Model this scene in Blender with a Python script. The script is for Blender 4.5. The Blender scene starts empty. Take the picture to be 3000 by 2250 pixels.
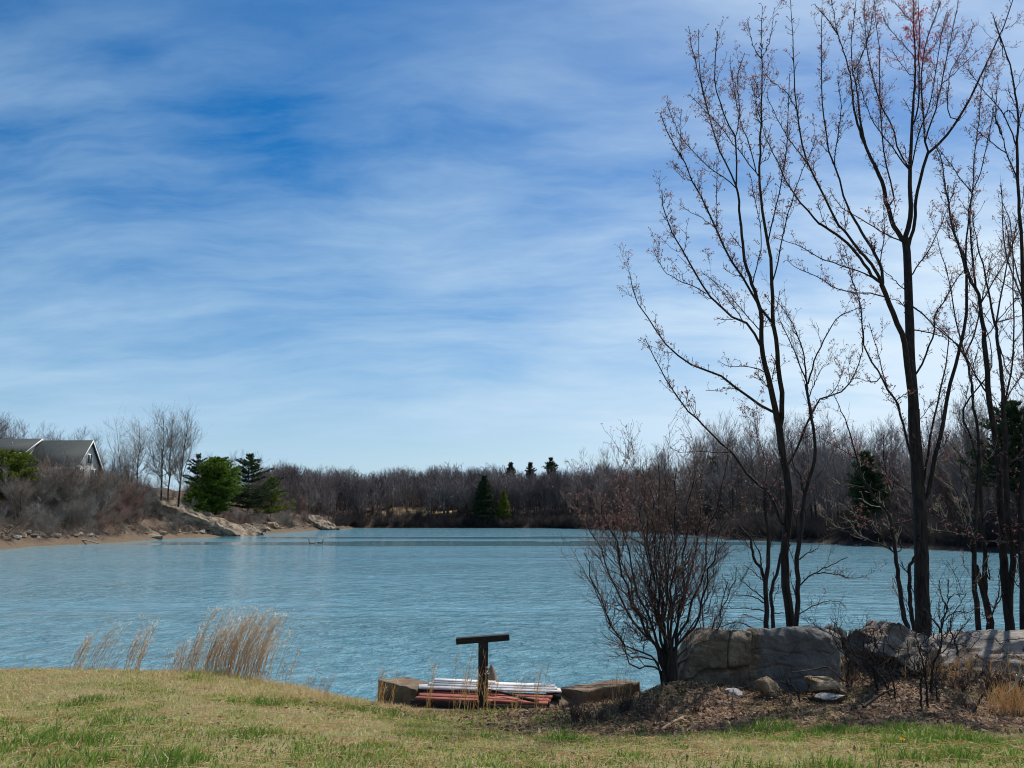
import bpy, math, random
import numpy as np
from mathutils import Vector
R_ = math.radians
rng = np.random.default_rng(7)
random.seed(7)
scene = bpy.context.scene
COL = scene.collection

# ---------------------------------------------------------------- camera
F_PX, CU, CV, HOR = 2350.0, 1500.0, 1125.0, 1510.0      # photograph 3000 x 2250
TH = math.atan((HOR - CV) / F_PX)
CAM_Z = 3.4
cam_d = bpy.data.cameras.new('camera'); cam = bpy.data.objects.new('camera', cam_d); COL.objects.link(cam)
cam.location = (0, 0, CAM_Z); cam.rotation_euler = (math.pi/2 + TH, 0, 0)
cam_d.sensor_fit = 'HORIZONTAL'; cam_d.sensor_width = 36.0; cam_d.lens = 36.0 * F_PX / 3000.0
cam_d.clip_start = 0.1; cam_d.clip_end = 8000
scene.camera = cam

# ---------------------------------------------------------------- light and sky
SUN_EL, SUN_AZ = R_(56), R_(38)          # azimuth: clockwise from +Y (to the right of the view)
SUN_STRENGTH, SKY_STRENGTH, EXPOSURE = 5.0, 0.088, 0.25
sd_ = Vector((math.sin(SUN_AZ)*math.cos(SUN_EL), math.cos(SUN_AZ)*math.cos(SUN_EL), math.sin(SUN_EL)))
sun_d = bpy.data.lights.new('sun', 'SUN'); sun = bpy.data.objects.new('sun', sun_d); COL.objects.link(sun)
sun_d.energy = SUN_STRENGTH; sun_d.angle = R_(0.5); sun_d.color = (1.0, 0.94, 0.86)
sun.rotation_euler = (-sd_).to_track_quat('-Z', 'Y').to_euler(); sun.location = (30, 20, 60)

world = bpy.data.worlds.new('World'); scene.world = world; world.use_nodes = True
wt = world.node_tree; wt.nodes.clear()
class NT:
    """small helper around a node tree"""
    def __init__(s, t): s.t = t
    def n(s, typ, **kw):
        nd = s.t.nodes.new(typ)
        for k, v in kw.items(): setattr(nd, k, v)
        return nd
    def put(s, nd, idx, v):
        if isinstance(v, bpy.types.NodeSocket): s.t.links.new(v, nd.inputs[idx])
        elif v is not None: nd.inputs[idx].default_value = v
    def math(s, op, a, b=None, c=None, clamp=False):
        nd = s.n('ShaderNodeMath', operation=op, use_clamp=clamp)
        for i, v in enumerate((a, b, c)): s.put(nd, i, v)
        return nd.outputs[0]
    def vmath(s, op, a, b=None, scale=None):
        nd = s.n('ShaderNodeVectorMath', operation=op)
        s.put(nd, 0, a); s.put(nd, 1, b)
        if scale is not None: s.put(nd, 3, scale)
        return nd.outputs[0]
    def mix(s, f, a, b, typ='MIX'):
        nd = s.n('ShaderNodeMix', data_type='RGBA', blend_type=typ)
        s.put(nd, 0, f); s.put(nd, 6, a if not isinstance(a, tuple) else (*a, 1)[:4]); s.put(nd, 7, b if not isinstance(b, tuple) else (*b, 1)[:4])
        return nd.outputs[2]
    def noise(s, vec, scale, detail=4, rough=0.55, dist=0.0, typ='FBM'):
        nd = s.n('ShaderNodeTexNoise'); nd.noise_type = typ
        s.put(nd, 'Vector', vec); s.put(nd, 'Scale', scale); s.put(nd, 'Detail', detail); s.put(nd, 'Roughness', rough); s.put(nd, 'Distortion', dist)
        return nd.outputs[0]
    def ramp(s, f, lo, hi, a=0.0, b=1.0, smooth=True):
        nd = s.n('ShaderNodeMapRange', interpolation_type='SMOOTHSTEP' if smooth else 'LINEAR')
        s.put(nd, 0, f); s.put(nd, 1, lo); s.put(nd, 2, hi); s.put(nd, 3, a); s.put(nd, 4, b)
        return nd.outputs[0]
    def mapping(s, vec, loc=(0,0,0), rot=(0,0,0), sc=(1,1,1)):
        nd = s.n('ShaderNodeMapping'); s.put(nd, 0, vec)
        nd.inputs[1].default_value = loc; nd.inputs[2].default_value = rot; nd.inputs[3].default_value = sc
        return nd.outputs[0]
w = NT(wt)
sky = w.n('ShaderNodeTexSky', sky_type='NISHITA'); sky.sun_disc = False
sky.sun_elevation = SUN_EL; sky.sun_rotation = SUN_AZ; sky.altitude = 200; sky.air_density = 1.0; sky.dust_density = 0.4; sky.ozone_density = 1.6
tc = w.n('ShaderNodeTexCoord'); gdir = tc.outputs['Generated']
sx = w.n('ShaderNodeSeparateXYZ'); w.put(sx, 0, gdir); dx, dy, dz = sx.outputs
zz = w.math('MAXIMUM', dz, 0.0)
den = w.math('ADD', zz, 0.26)
cx = w.n('ShaderNodeCombineXYZ'); w.put(cx, 0, w.math('DIVIDE', dx, den)); w.put(cx, 1, w.math('DIVIDE', dy, den)); cpl = cx.outputs[0]
nw = w.n('ShaderNodeTexNoise'); w.put(nw, 'Vector', cpl); w.put(nw, 'Scale', 1.4); w.put(nw, 'Detail', 4.0)
cw = w.vmath('ADD', cpl, w.vmath('SCALE', w.vmath('SUBTRACT', nw.outputs[1], (0.5, 0.5, 0.5)), None, 0.32))
c1 = w.noise(w.mapping(cw, (3.1, 1.7, 0), (0, 0, R_(-16)), (0.8, 1.9, 1)), 1.5, 10, 0.58)        # broad soft patches
c2 = w.noise(w.mapping(cw, (7.3, 4.1, 0), (0, 0, R_(12)), (0.7, 2.6, 1)), 2.6, 9, 0.60)           # fibrous streaks
c3 = w.noise(w.mapping(cpl, (2.3, 9.1, 0), (0, 0, 0), (0.5, 0.8, 1)), 0.6, 3, 0.5)                  # where there is cloud at all
side = w.ramp(dx, -0.30, 0.55)                          # cirrus thickens towards the sun side
low = w.ramp(dz, 0.05, 0.50, 1.0, 0.0)                   # and towards the horizon
cov = w.math('ADD', w.math('MULTIPLY', c1, 0.86), w.math('MULTIPLY', c2, 0.46))
cov = w.math('ADD', cov, w.math('MULTIPLY', c3, 0.44))
cov = w.math('ADD', cov, w.math('MULTIPLY', side, 0.20))
cov = w.math('ADD', cov, w.math('MULTIPLY', low, 0.33))
mask = w.math('MULTIPLY', w.ramp(cov, 0.79, 1.34, 0.03, 0.98, False), w.math('SUBTRACT', 1.0, w.math('MULTIPLY', w.ramp(dz, 0.38, 0.62), w.math('MULTIPLY', w.math('SUBTRACT', 1.0, side), 0.68))))
veil = w.math('MAXIMUM', w.math('MULTIPLY', mask, 1.0, clamp=True), w.ramp(dz, 0.0, 0.22, 0.85, 0.0))
hs = w.n('ShaderNodeHueSaturation'); w.put(hs, 'Hue', 0.503); w.put(hs, 'Saturation', 1.55); w.put(hs, 'Value', 0.98); w.put(hs, 'Color', sky.outputs[0])
skyc = hs.outputs[0]
cloud = w.mix(side, (4.3, 6.2, 8.1), (6.9, 8.3, 9.6))
colr = w.mix(veil, skyc, cloud)
bg = w.n('ShaderNodeBackground'); w.put(bg, 0, colr); bg.inputs[1].default_value = SKY_STRENGTH
wo = w.n('ShaderNodeOutputWorld'); wt.links.new(bg.outputs[0], wo.inputs[0])

scene.view_settings.view_transform = 'Standard'; scene.view_settings.look = 'None'
scene.view_settings.exposure = EXPOSURE; scene.view_settings.gamma = 1.0
scene.render.engine = 'CYCLES'; scene.cycles.pixel_filter_type = 'BLACKMAN_HARRIS'; scene.cycles.filter_width = 1.05
scene.cycles.sample_clamp_direct = 4.0; scene.cycles.sample_clamp_indirect = 3.0; scene.cycles.max_bounces = 6; scene.cycles.diffuse_bounces = 2; scene.cycles.glossy_bounces = 3
scene.cycles.transmission_bounces = 3; scene.cycles.caustics_reflective = False; scene.cycles.caustics_refractive = False

# ---------------------------------------------------------------- projection helpers
_f = np.array([0, math.cos(TH), math.sin(TH)]); _u = np.array([0, -math.sin(TH), math.cos(TH)]); _r = np.array([1.0, 0, 0])
def ray(u, v): return _r*((u-CU)/F_PX) - _u*((v-CV)/F_PX) + _f
def at(u, v, Y):
    d = ray(u, v); return np.array([0, 0, CAM_Z]) + d*(Y/d[1])
def on_z(u, v, z):
    d = ray(u, v); return np.array([0, 0, CAM_Z]) + d*((z-CAM_Z)/d[2])

# ---------------------------------------------------------------- mesh helpers
def new_mesh(name, V, faces, mats, mi=None, smooth=False, attr=None):
    """V (n,3); faces: list of int arrays (k,3)/(k,4); mi: list of material indices, one per face array or arrays"""
    V = np.asarray(V, dtype=np.float32).reshape(-1, 3)
    me = bpy.data.meshes.new(name)
    fl = [np.asarray(f, dtype=np.int32) for f in faces if len(f)]
    tot = np.concatenate([np.full(len(f), f.shape[1], dtype=np.int32) for f in fl])
    loops = np.concatenate([f.ravel() for f in fl])
    me.vertices.add(len(V)); me.vertices.foreach_set('co', V.ravel())
    me.loops.add(len(loops)); me.loops.foreach_set('vertex_index', loops)
    me.polygons.add(len(tot)); st = np.zeros(len(tot), dtype=np.int32); st[1:] = np.cumsum(tot)[:-1]
    me.polygons.foreach_set('loop_start', st); me.polygons.foreach_set('loop_total', tot)
    if mi is not None:
        fm = [m for f, m in zip(faces, mi) if len(f)]
        me.polygons.foreach_set('material_index', np.concatenate([np.broadcast_to(np.asarray(m, dtype=np.int32), (len(f),)) for f, m in zip(fl, fm)]))
    if smooth: me.polygons.foreach_set('use_smooth', np.ones(len(tot), dtype=bool))
    for m in (mats if isinstance(mats, (list, tuple)) else [mats]): me.materials.append(m)
    if attr:
        for k, a in attr.items():
            at_ = me.attributes.new(k, 'FLOAT', 'POINT'); at_.data.foreach_set('value', np.asarray(a, dtype=np.float32))
    me.update(calc_edges=True); me.validate()
    return me
def tag(o, label=None, cat=None, group=None, kind=None):
    if label: o['label'] = label
    if cat: o['category'] = cat
    if group: o['group'] = group
    if kind: o['kind'] = kind
    return o
def obj(name, me, parent=None, loc=(0, 0, 0), rot=(0, 0, 0), scale=(1, 1, 1)):
    o = bpy.data.objects.new(name, me); COL.objects.link(o)
    o.location = loc; o.rotation_euler = rot; o.scale = scale
    if parent is not None: o.parent = parent
    return o
def empty(name, loc=(0, 0, 0), label=None, cat=None, group=None):
    o = bpy.data.objects.new(name, None); COL.objects.link(o); o.location = loc; o.empty_display_size = 0.2
    return tag(o, label, cat, group)
def copy_tree(o, parent=None):
    c = o.copy(); COL.objects.link(c)
    if parent is not None: c.parent = parent
    for ch in list(o.children): copy_tree(ch, c)
    return c
def nrm(a): return a/np.maximum(np.linalg.norm(a, axis=-1, keepdims=True), 1e-9)

def tubes(P, Rr, sides=3):
    """P (T,N,3), Rr (T,N) -> verts, quads"""
    P = np.asarray(P, float); Rr = np.asarray(Rr, float); T, N, _ = P.shape
    t = nrm(np.gradient(P, axis=1))
    m = nrm(P[:, -1]-P[:, 0])
    a = np.where(np.abs(m[:, 2:3]) < 0.8, np.array([[0, 0, 1.0]]), np.array([[1.0, 0, 0]]))
    a = np.repeat(a[:, None, :], N, 1)
    uu = nrm(a - (a*t).sum(-1, keepdims=True)*t); vv = np.cross(t, uu)
    ang = np.arange(sides)/sides*2*np.pi
    V = P[:, :, None, :] + Rr[:, :, None, None]*(uu[:, :, None, :]*np.cos(ang)[None, None, :, None] + vv[:, :, None, :]*np.sin(ang)[None, None, :, None])
    idx = np.arange(T*N*sides).reshape(T, N, sides)
    a0 = idx[:, :-1, :]; a1 = np.roll(idx, -1, 2)[:, :-1, :]; b0 = idx[:, 1:, :]; b1 = np.roll(idx, -1, 2)[:, 1:, :]
    return V.reshape(-1, 3), np.stack([a0, a1, b1, b0], -1).reshape(-1, 4)
class Acc:
    def __init__(s): s.V = []; s.F = []; s.M = []; s.n = 0; s.A = []
    def add(s, V, F, m=0, a=None):
        V = np.asarray(V, float).reshape(-1, 3)
        if len(V) == 0: return
        s.V.append(V); s.F.append(np.asarray(F)+s.n); s.M.append(m); s.n += len(V)
        s.A.append(np.zeros(len(V)) if a is None else np.broadcast_to(a, (len(V),)))
    def tubes(s, P, Rr, sides=3, m=0): 
        if len(P): s.add(*tubes(P, Rr, sides), m)
    def box(s, c8, m=0):
        F = [[0, 1, 2, 3], [7, 6, 5, 4], [0, 4, 5, 1], [1, 5, 6, 2], [2, 6, 7, 3], [3, 7, 4, 0]]
        s.add(c8, np.array(F), m)
    def slab(s, quad, th, m=0):
        """quad: four top corners; th: thickness down"""
        q = np.asarray(quad, float); b = q.copy(); b[:, 2] -= th
        s.box(np.concatenate([b[::-1], q[::-1]]), m)
    def mesh(s, name, mats, smooth=False, attr=None): return new_mesh(name, np.concatenate(s.V), s.F, mats, s.M, smooth, {attr: np.concatenate(s.A)} if attr else None)

def resample(pts, n):
    """Catmull-Rom smoothed, arc-length resampled (k,d) -> (n,d)"""
    p = np.asarray(pts, float)
    if len(p) > 2:
        q = np.concatenate([[2*p[0]-p[1]], p, [2*p[-1]-p[-2]]]); out = []
        for i in range(1, len(q)-2):
            t = np.linspace(0, 1, 8, endpoint=False)[:, None]
            out.append(0.5*((2*q[i]) + (-q[i-1]+q[i+1])*t + (2*q[i-1]-5*q[i]+4*q[i+1]-q[i+2])*t**2 + (-q[i-1]+3*q[i]-3*q[i+1]+q[i+2])*t**3))
        p = np.concatenate(out+[p[-1:]])
    s = np.concatenate([[0], np.cumsum(np.linalg.norm(np.diff(p, axis=0), axis=1))])
    return np.stack([np.interp(np.linspace(0, s[-1], n), s, p[:, k]) for k in range(p.shape[1])], 1)

def grow(P, Rr, count, length, angle=(25, 55), up=0.3, N=4, wig=0.08, rr=0.55, rmin=0.0015, tr=(0.25, 1.0), r=None, tip=0.35, weight=None, flat=None):
    """children off parents P (T,N,3). count = total. length=(lo,hi) or callable(parent idx, t)"""
    r = r or rng; T, NP, _ = P.shape
    L = np.linalg.norm(np.diff(P, axis=1), axis=2).sum(1)
    wgt = L if weight is None else weight; pi = r.choice(T, count, p=wgt/wgt.sum())
    t = r.uniform(tr[0], tr[1], count)*(NP-1)*0.9999; i0 = t.astype(int); fr = (t-i0)[:, None]
    p0 = P[pi, i0]*(1-fr)+P[pi, i0+1]*fr; tg = nrm(P[pi, i0+1]-P[pi, i0]); r0 = (Rr[pi, i0]*(1-fr[:, 0])+Rr[pi, i0+1]*fr[:, 0])*rr
    rd = r.normal(size=(count, 3)); pr = nrm(rd-(rd*tg).sum(1, keepdims=True)*tg)
    if flat is not None: pr[:, 2] *= flat; pr = nrm(pr)
    a = np.radians(r.uniform(angle[0], angle[1], count))[:, None]
    d = nrm(tg*np.cos(a)+pr*np.sin(a))
    ln = length(pi, t/(NP-1)) if callable(length) else r.uniform(length[0], length[1], count)
    s = np.linspace(0, 1, N)[None, :, None]
    C = p0[:, None, :]+d[:, None, :]*(ln[:, None, None]*s)+np.array([0, 0, 1.0])*(up*ln[:, None, None]*s**2)
    jit = r.normal(size=(count, N, 3))*wig*ln[:, None, None]; jit[:, 0] = 0
    C = C+jit
    r0 = np.maximum(r0, rmin); RR = r0[:, None]*np.linspace(1, tip, N)[None, :]
    return C, np.maximum(RR, rmin*0.6)

# value noise for terrain
def vnoise(x, y, seed=0):
    xi = np.floor(x).astype(np.int64); yi = np.floor(y).astype(np.int64); xf = x-xi; yf = y-yi
    def h(a, b):
        n = (a*374761393+b*668265263+seed*1442695041) & 0xFFFFFFFF
        n = ((n ^ (n >> 13))*1274126177) & 0xFFFFFFFF
        return ((n ^ (n >> 16)) & 0xFFFF)/65535.0
    u = xf*xf*(3-2*xf); v = yf*yf*(3-2*yf)
    return (h(xi, yi)*(1-u)+h(xi+1, yi)*u)*(1-v)+(h(xi, yi+1)*(1-u)+h(xi+1, yi+1)*u)*v
def fbm(x, y, o=4, seed=0):
    s = 0; a = 0.5; t = 0
    for k in range(o): s = s+a*vnoise(x*2**k, y*2**k, seed+k); t += a; a *= 0.5
    return s/t
def sstep(x, a, b): t = np.clip((x-a)/(b-a), 0, 1); return t*t*(3-2*t)

# ---------------------------------------------------------------- materials
MATS = {}
def material(name):
    m = bpy.data.materials.new(name); m.use_nodes = True; t = NT(m.node_tree); b = m.node_tree.nodes['Principled BSDF']; MATS[name] = m
    return m, t, b
def geo_pos(t): return t.n('ShaderNodeNewGeometry').outputs['Position']
def obj_co(t): return t.n('ShaderNodeTexCoord').outputs['Object']
def bump(t, b, h, strength=0.5, dist=0.02):
    nd = t.n('ShaderNodeBump'); t.put(nd, 'Height', h); nd.inputs['Strength'].default_value = strength; nd.inputs['Distance'].default_value = dist
    t.t.links.new(nd.outputs[0], b.inputs['Normal'])
def noisy(name, a, b_, scale=4, rough=0.85, bstr=0.5, bdist=0.02, c=None, cscale=1.0, sc=(1, 1, 1), co='obj', lo=0.35, hi=0.65):
    m, t, b = material(name); v = obj_co(t) if co == 'obj' else geo_pos(t); v = t.mapping(v, sc=sc)
    n1 = t.noise(v, scale, 8, 0.6); col = t.mix(t.ramp(n1, lo, hi), a, b_)
    if c is not None: col = t.mix(t.ramp(t.noise(v, cscale, 5, 0.6), 0.5, 0.66), col, c)
    t.put(b, 'Base Color', col); b.inputs['Roughness'].default_value = rough; b.inputs['Specular IOR Level'].default_value = 0.25
    if bstr: bump(t, b, n1, bstr, bdist)
    return m
bark = noisy('dark_bark', (0.012, 0.010, 0.009), (0.038, 0.031, 0.027), 9, 0.9, 0.6, 0.01, sc=(3, 3, 0.5))
twig_m = noisy('twig_bark', (0.018, 0.013, 0.013), (0.045, 0.033, 0.031), 6, 0.8, 0)
lichen = noisy('lichen_bark', (0.14, 0.13, 0.10), (0.30, 0.29, 0.22), 14, 0.9, 0)
bush_m = noisy('bush_bark', (0.030, 0.022, 0.020), (0.10, 0.072, 0.064), 7, 0.85, 0)
def leafy(name, a, b_, trans=0.35, scale=3.0, attr=None):
    m, t, b = material(name); n = t.noise(geo_pos(t), scale, 3, 0.6)
    col = t.mix(t.ramp(n, 0.35, 0.65), a, b_)
    t.put(b, 'Base Color', col); b.inputs['Roughness'].default_value = 0.7; b.inputs['Specular IOR Level'].default_value = 0.2
    tr = t.n('ShaderNodeBsdfTranslucent'); t.put(tr, 0, col); mx = t.n('ShaderNodeMixShader'); mx.inputs[0].default_value = trans
    t.t.links.new(b.outputs[0], mx.inputs[1]); t.t.links.new(tr.outputs[0], mx.inputs[2]); t.t.links.new(mx.outputs[0], t.t.nodes['Material Output'].inputs[0])
    return m
blossom_m = leafy('pink_brown_blossom', (0.20, 0.075, 0.066), (0.42, 0.20, 0.175), 0.4, 8)
red_m = leafy('red_blossom', (0.48, 0.055, 0.035), (0.60, 0.10, 0.06), 0.4, 8)
bud_m = leafy('grey_buds', (0.28, 0.22, 0.17), (0.40, 0.30, 0.24), 0.3, 8)
pine_bright = leafy('pine_bright', (0.03, 0.085, 0.010), (0.16, 0.23, 0.03), 0.35, 1.4)
pine_olive = leafy('pine_olive', (0.08, 0.11, 0.012), (0.16, 0.19, 0.03), 0.3, 0.6)
pine_dark = leafy('pine_dark', (0.018, 0.036, 0.015), (0.055, 0.080, 0.032), 0.25, 1.2)
grey_twig = noisy('grey_twigs', (0.14, 0.125, 0.11), (0.30, 0.27, 0.24), 0.4, 0.9, 0, co='geo')
brown_twig = noisy('brown_twigs', (0.11, 0.085, 0.068), (0.23, 0.18, 0.145), 0.4, 0.9, 0, co='geo')
red_twig = noisy('reddish_twigs', (0.12, 0.068, 0.056), (0.22, 0.135, 0.11), 0.4, 0.9, 0, co='geo')
far_twig = noisy('far_wood_twigs', (0.115, 0.092, 0.090), (0.24, 0.20, 0.19), 0.12, 0.95, 0, co='geo')
right_twig = noisy('shore_wood_twigs', (0.05, 0.038, 0.036), (0.12, 0.095, 0.085), 0.3, 0.95, 0, co='geo')

# ---------------------------------------------------------------- terrain
shore_px = [(-250, 1640), (0, 1612), (100, 1601), (170, 1598), (300, 1592), (430, 1583), (530, 1577), (620, 1573), (720, 1569), (800, 1563), (900, 1556), (985, 1550),
            (1040, 1547), (1200, 1547), (1400, 1547), (1650, 1548), (1817, 1555), (1900, 1562), (2080, 1570), (2113, 1580), (2403, 1592), (2734, 1611), (3000, 1622), (3300, 1645), (3600, 1680)]
lake = [tuple(on_z(u, v, 0)[:2]) for u, v in shore_px]
lake += [(36, 30), (20, 20.5), (12, 18.8), (7, 18.0), (3.6, 16.6), (1.6, 14.9), (0, 14.2), (-1.8, 14.2), (-3.2, 14.8), (-5, 15.6), (-8, 15.8), (-14, 15.6), (-30, 18), (-60, 28), (-72, 45)]
lake = np.array(lake)
def sdf(x, y):
    """distance to the shoreline: positive on land"""
    x = np.asarray(x, float); y = np.asarray(y, float)
    d = np.full(x.shape, 1e18); ins = np.zeros(x.shape, bool); n = len(lake)
    for i in range(n):
        ax, ay = lake[i]; bx, by = lake[(i+1) % n]; ex, ey = bx-ax, by-ay
        t = np.clip(((x-ax)*ex+(y-ay)*ey)/(ex*ex+ey*ey), 0, 1)
        d = np.minimum(d, (x-ax-t*ex)**2+(y-ay-t*ey)**2)
        c = ((ay > y) != (by > y)) & (x < (bx-ax)*(y-ay)/(by-ay+1e-12)+ax); ins ^= c
    d = np.sqrt(d); return np.where(ins, -d, d)
ctl_px = [(0, 2250, 5.7), (750, 2250, 5.7), (1500, 2250, 5.7), (2250, 2250, 5.7), (3000, 2250, 5.7), (0, 2100, 8.4), (750, 2100, 8.3), (0, 1971, 12.0), (400, 1971, 12.0), (700, 1976, 11.8),
          (850, 2018, 11.2), (980, 2049, 11.0), (1100, 2066, 10.8), (1250, 2092, 10.2), (1600, 2092, 10.2), (1500, 2150, 8.7), (2000, 2150, 8.7), (1850, 2088, 10.2), (1960, 2000, 11.1), (1720, 2064, 11.1), (1860, 2053, 11.5), (2225, 2055, 10.6), (2450, 2050, 10.8),
          (2700, 1965, 12.0), (2900, 1965, 12.0), (2700, 2100, 9.6), (3000, 2100, 9.6)]
ctl = [tuple(at(*c)) for c in ctl_px]
ctl += [(-8, 14.3, .35), (-4, 13.8, .5), (-1.6, 12.8, .62), (0, 12.8, .62), (1.0, 13.0, .7), (3, 14.5, .8), (8, 15, .95), (12, 16, .8), (-14, 14, .4), (-8, 0, 1.85), (0, 0, 1.85), (8, 0, 1.85), (-20, 8, 1.4), (20, 8, 1.5)]
ctl = np.array(ctl)
def _tps():
    P = ctl[:, :2]; n = len(P); d2 = ((P[:, None]-P[None])**2).sum(-1); K = 0.5*d2*np.log(d2+1e-9)
    K += np.eye(n)*0.05
    A = np.zeros((n+3, n+3)); A[:n, :n] = K; A[:n, n] = 1; A[:n, n+1:] = P; A[n, :n] = 1; A[n+1:, :n] = P.T
    return np.linalg.solve(A, np.concatenate([ctl[:, 2], np.zeros(3)]))
_tw = _tps()
def near_h(x, y):
    xx = np.clip(x, -22, 22); yy = np.clip(y, -4, 18); o = _tw[-3]+_tw[-2]*xx+_tw[-1]*yy
    for k, (px, py, _) in enumerate(ctl):
        d2 = (xx-px)**2+(yy-py)**2; o = o+_tw[k]*0.5*d2*np.log(d2+1e-9)
    return np.clip(o, 0.05, 2.2)
def shore_Y(u):
    return float(on_z(u, float(np.interp(u, [p[0] for p in shore_px], [p[1] for p in shore_px])), 0)[1])
def height(x, y):
    x = np.asarray(x, float); y = np.asarray(y, float); s = sdf(x, y); sp = np.maximum(s, 0)
    n = near_h(x, y)+0.05*(fbm(x*1.1, y*1.1, 3, 3)-0.5)
    n = np.minimum(n, 2.0)*(1-np.exp(-sp/1.0))*sstep(sp, -1.2, 2.6)
    left = np.interp(sp, [0, 1, 3, 7, 12, 20, 40, 100, 400], [0, .35, 1.3, 3.2, 4.7, 5.8, 6.8, 8, 9])
    right = np.interp(sp, [0, 2, 6, 14, 30, 60, 100, 400], [0, .6, 1.2, 2.0, 3.2, 7, 9, 12])
    far = np.interp(sp, [0, 2, 7, 13, 22, 55, 120, 400], [0, .9, 3.2, 4.3, 4.9, 9.5, 12, 16])
    b = left+(right-left)*sstep(x, -35, 10); b = b+(far-b)*sstep(y, 160, 200)
    b = b*(0.75+0.5*fbm(x*0.11, y*0.11, 4, 11))+(0.35+1.1*sstep(-x, 15, 40))*sstep(sp, 0.3, 3)*(fbm(x*0.42, y*0.42, 4, 21)-0.5)
    z = n+(b-n)*sstep(y, 24, 44)
    z = np.where(y < -6, 1.85, z) if False else z
    return np.where(s > 0, z+0.01, -np.minimum(3.0, 0.02+0.30*(-s)))
def hz(x, y): return float(height(np.array([x]), np.array([y]))[0])

def build_ground():
    rr = np.concatenate([np.linspace(0.3, 4.5, 12, endpoint=False), np.geomspace(4.5, 20, 190, endpoint=False), np.geomspace(20, 330, 240, endpoint=False), np.geomspace(330, 5000, 30)])
    an = np.concatenate([np.linspace(-180, -40, 60, endpoint=False), np.linspace(-40, 40, 420, endpoint=False), np.linspace(40, 180, 60, endpoint=False)])
    A, RR = np.meshgrid(np.radians(an), rr); X = np.sin(A)*RR; Y = np.cos(A)*RR
    Z = height(X.ravel(), Y.ravel()); V = np.stack([X.ravel(), Y.ravel(), Z], 1)
    nr, na = X.shape; idx = np.arange(nr*na).reshape(nr, na)
    a = idx[:-1]; b = np.roll(idx, -1, 1)[:-1]; c = np.roll(idx, -1, 1)[1:]; d = idx[1:]
    S = sdf(X.ravel(), Y.ravel())
    m, t, bb = material('ground_soil')
    pos = geo_pos(t); sp = t.n('ShaderNodeSeparateXYZ'); t.put(sp, 0, pos); px, py, pz = sp.outputs
    at_ = t.n('ShaderNodeAttribute'); at_.attribute_name = 'shore'; sh = at_.outputs['Fac']
    n1 = t.noise(pos, 1.3, 6, 0.6); n2 = t.noise(pos, 14, 5, 0.65); n3 = t.noise(pos, 0.25, 5, 0.6)
    lawn = t.mix(t.ramp(n1, 0.35, 0.65), (0.22, 0.18, 0.095), (0.14, 0.155, 0.05)); lawn = t.mix(t.ramp(n2, 0.5, 0.72), lawn, (0.13, 0.09, 0.055))
    litter = t.mix(t.ramp(n2, 0.38, 0.62), (0.075, 0.048, 0.032), (0.20, 0.14, 0.10))
    rightw = t.math('MULTIPLY', t.ramp(t.math('ADD', px, t.math('MULTIPLY', n1, 1.5)), 0.4, 1.8), t.ramp(t.math('ADD', py, n1), 8.6, 9.6))
    near = t.mix(rightw, lawn, litter)
    bank = t.mix(t.ramp(n3, 0.4, 0.6), (0.10, 0.072, 0.05), (0.17, 0.125, 0.085)); bank = t.mix(t.ramp(n2, 0.42, 0.58), bank, (0.06, 0.045, 0.036))
    earth = t.mix(t.ramp(n1, 0.4, 0.62), (0.175, 0.132, 0.082), (0.125, 0.098, 0.068)); earth = t.mix(t.ramp(n2, 0.44, 0.56), earth, (0.085, 0.065, 0.048))
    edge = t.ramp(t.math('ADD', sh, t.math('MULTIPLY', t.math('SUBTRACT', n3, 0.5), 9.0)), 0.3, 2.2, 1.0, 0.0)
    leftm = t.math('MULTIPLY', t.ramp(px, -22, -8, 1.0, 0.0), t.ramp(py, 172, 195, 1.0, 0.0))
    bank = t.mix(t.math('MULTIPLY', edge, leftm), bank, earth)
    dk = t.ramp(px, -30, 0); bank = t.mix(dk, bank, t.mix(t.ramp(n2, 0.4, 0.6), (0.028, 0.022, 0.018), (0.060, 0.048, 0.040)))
    dry = t.math('MULTIPLY', t.math('MULTIPLY', t.ramp(py, 190, 205), t.ramp(sh, 8, 12)), t.math('MULTIPLY', t.ramp(sh, 18, 24, 1.0, 0.0), t.math('MULTIPLY', t.ramp(px, -42, -36), t.ramp(px, -20, -14, 1.0, 0.0)))); bank = t.mix(dry, bank, (0.42, 0.32, 0.17))
    bed = t.ramp(sh, -0.4, 0.05, 1.0, 0.0)
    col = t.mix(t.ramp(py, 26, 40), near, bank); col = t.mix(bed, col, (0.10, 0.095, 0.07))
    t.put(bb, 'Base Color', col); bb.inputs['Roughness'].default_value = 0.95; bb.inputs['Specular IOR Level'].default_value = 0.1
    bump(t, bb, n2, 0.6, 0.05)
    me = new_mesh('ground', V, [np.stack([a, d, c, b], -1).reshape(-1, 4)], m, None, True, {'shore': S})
    tag(obj('ground', me), kind='structure')
build_ground()

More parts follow.
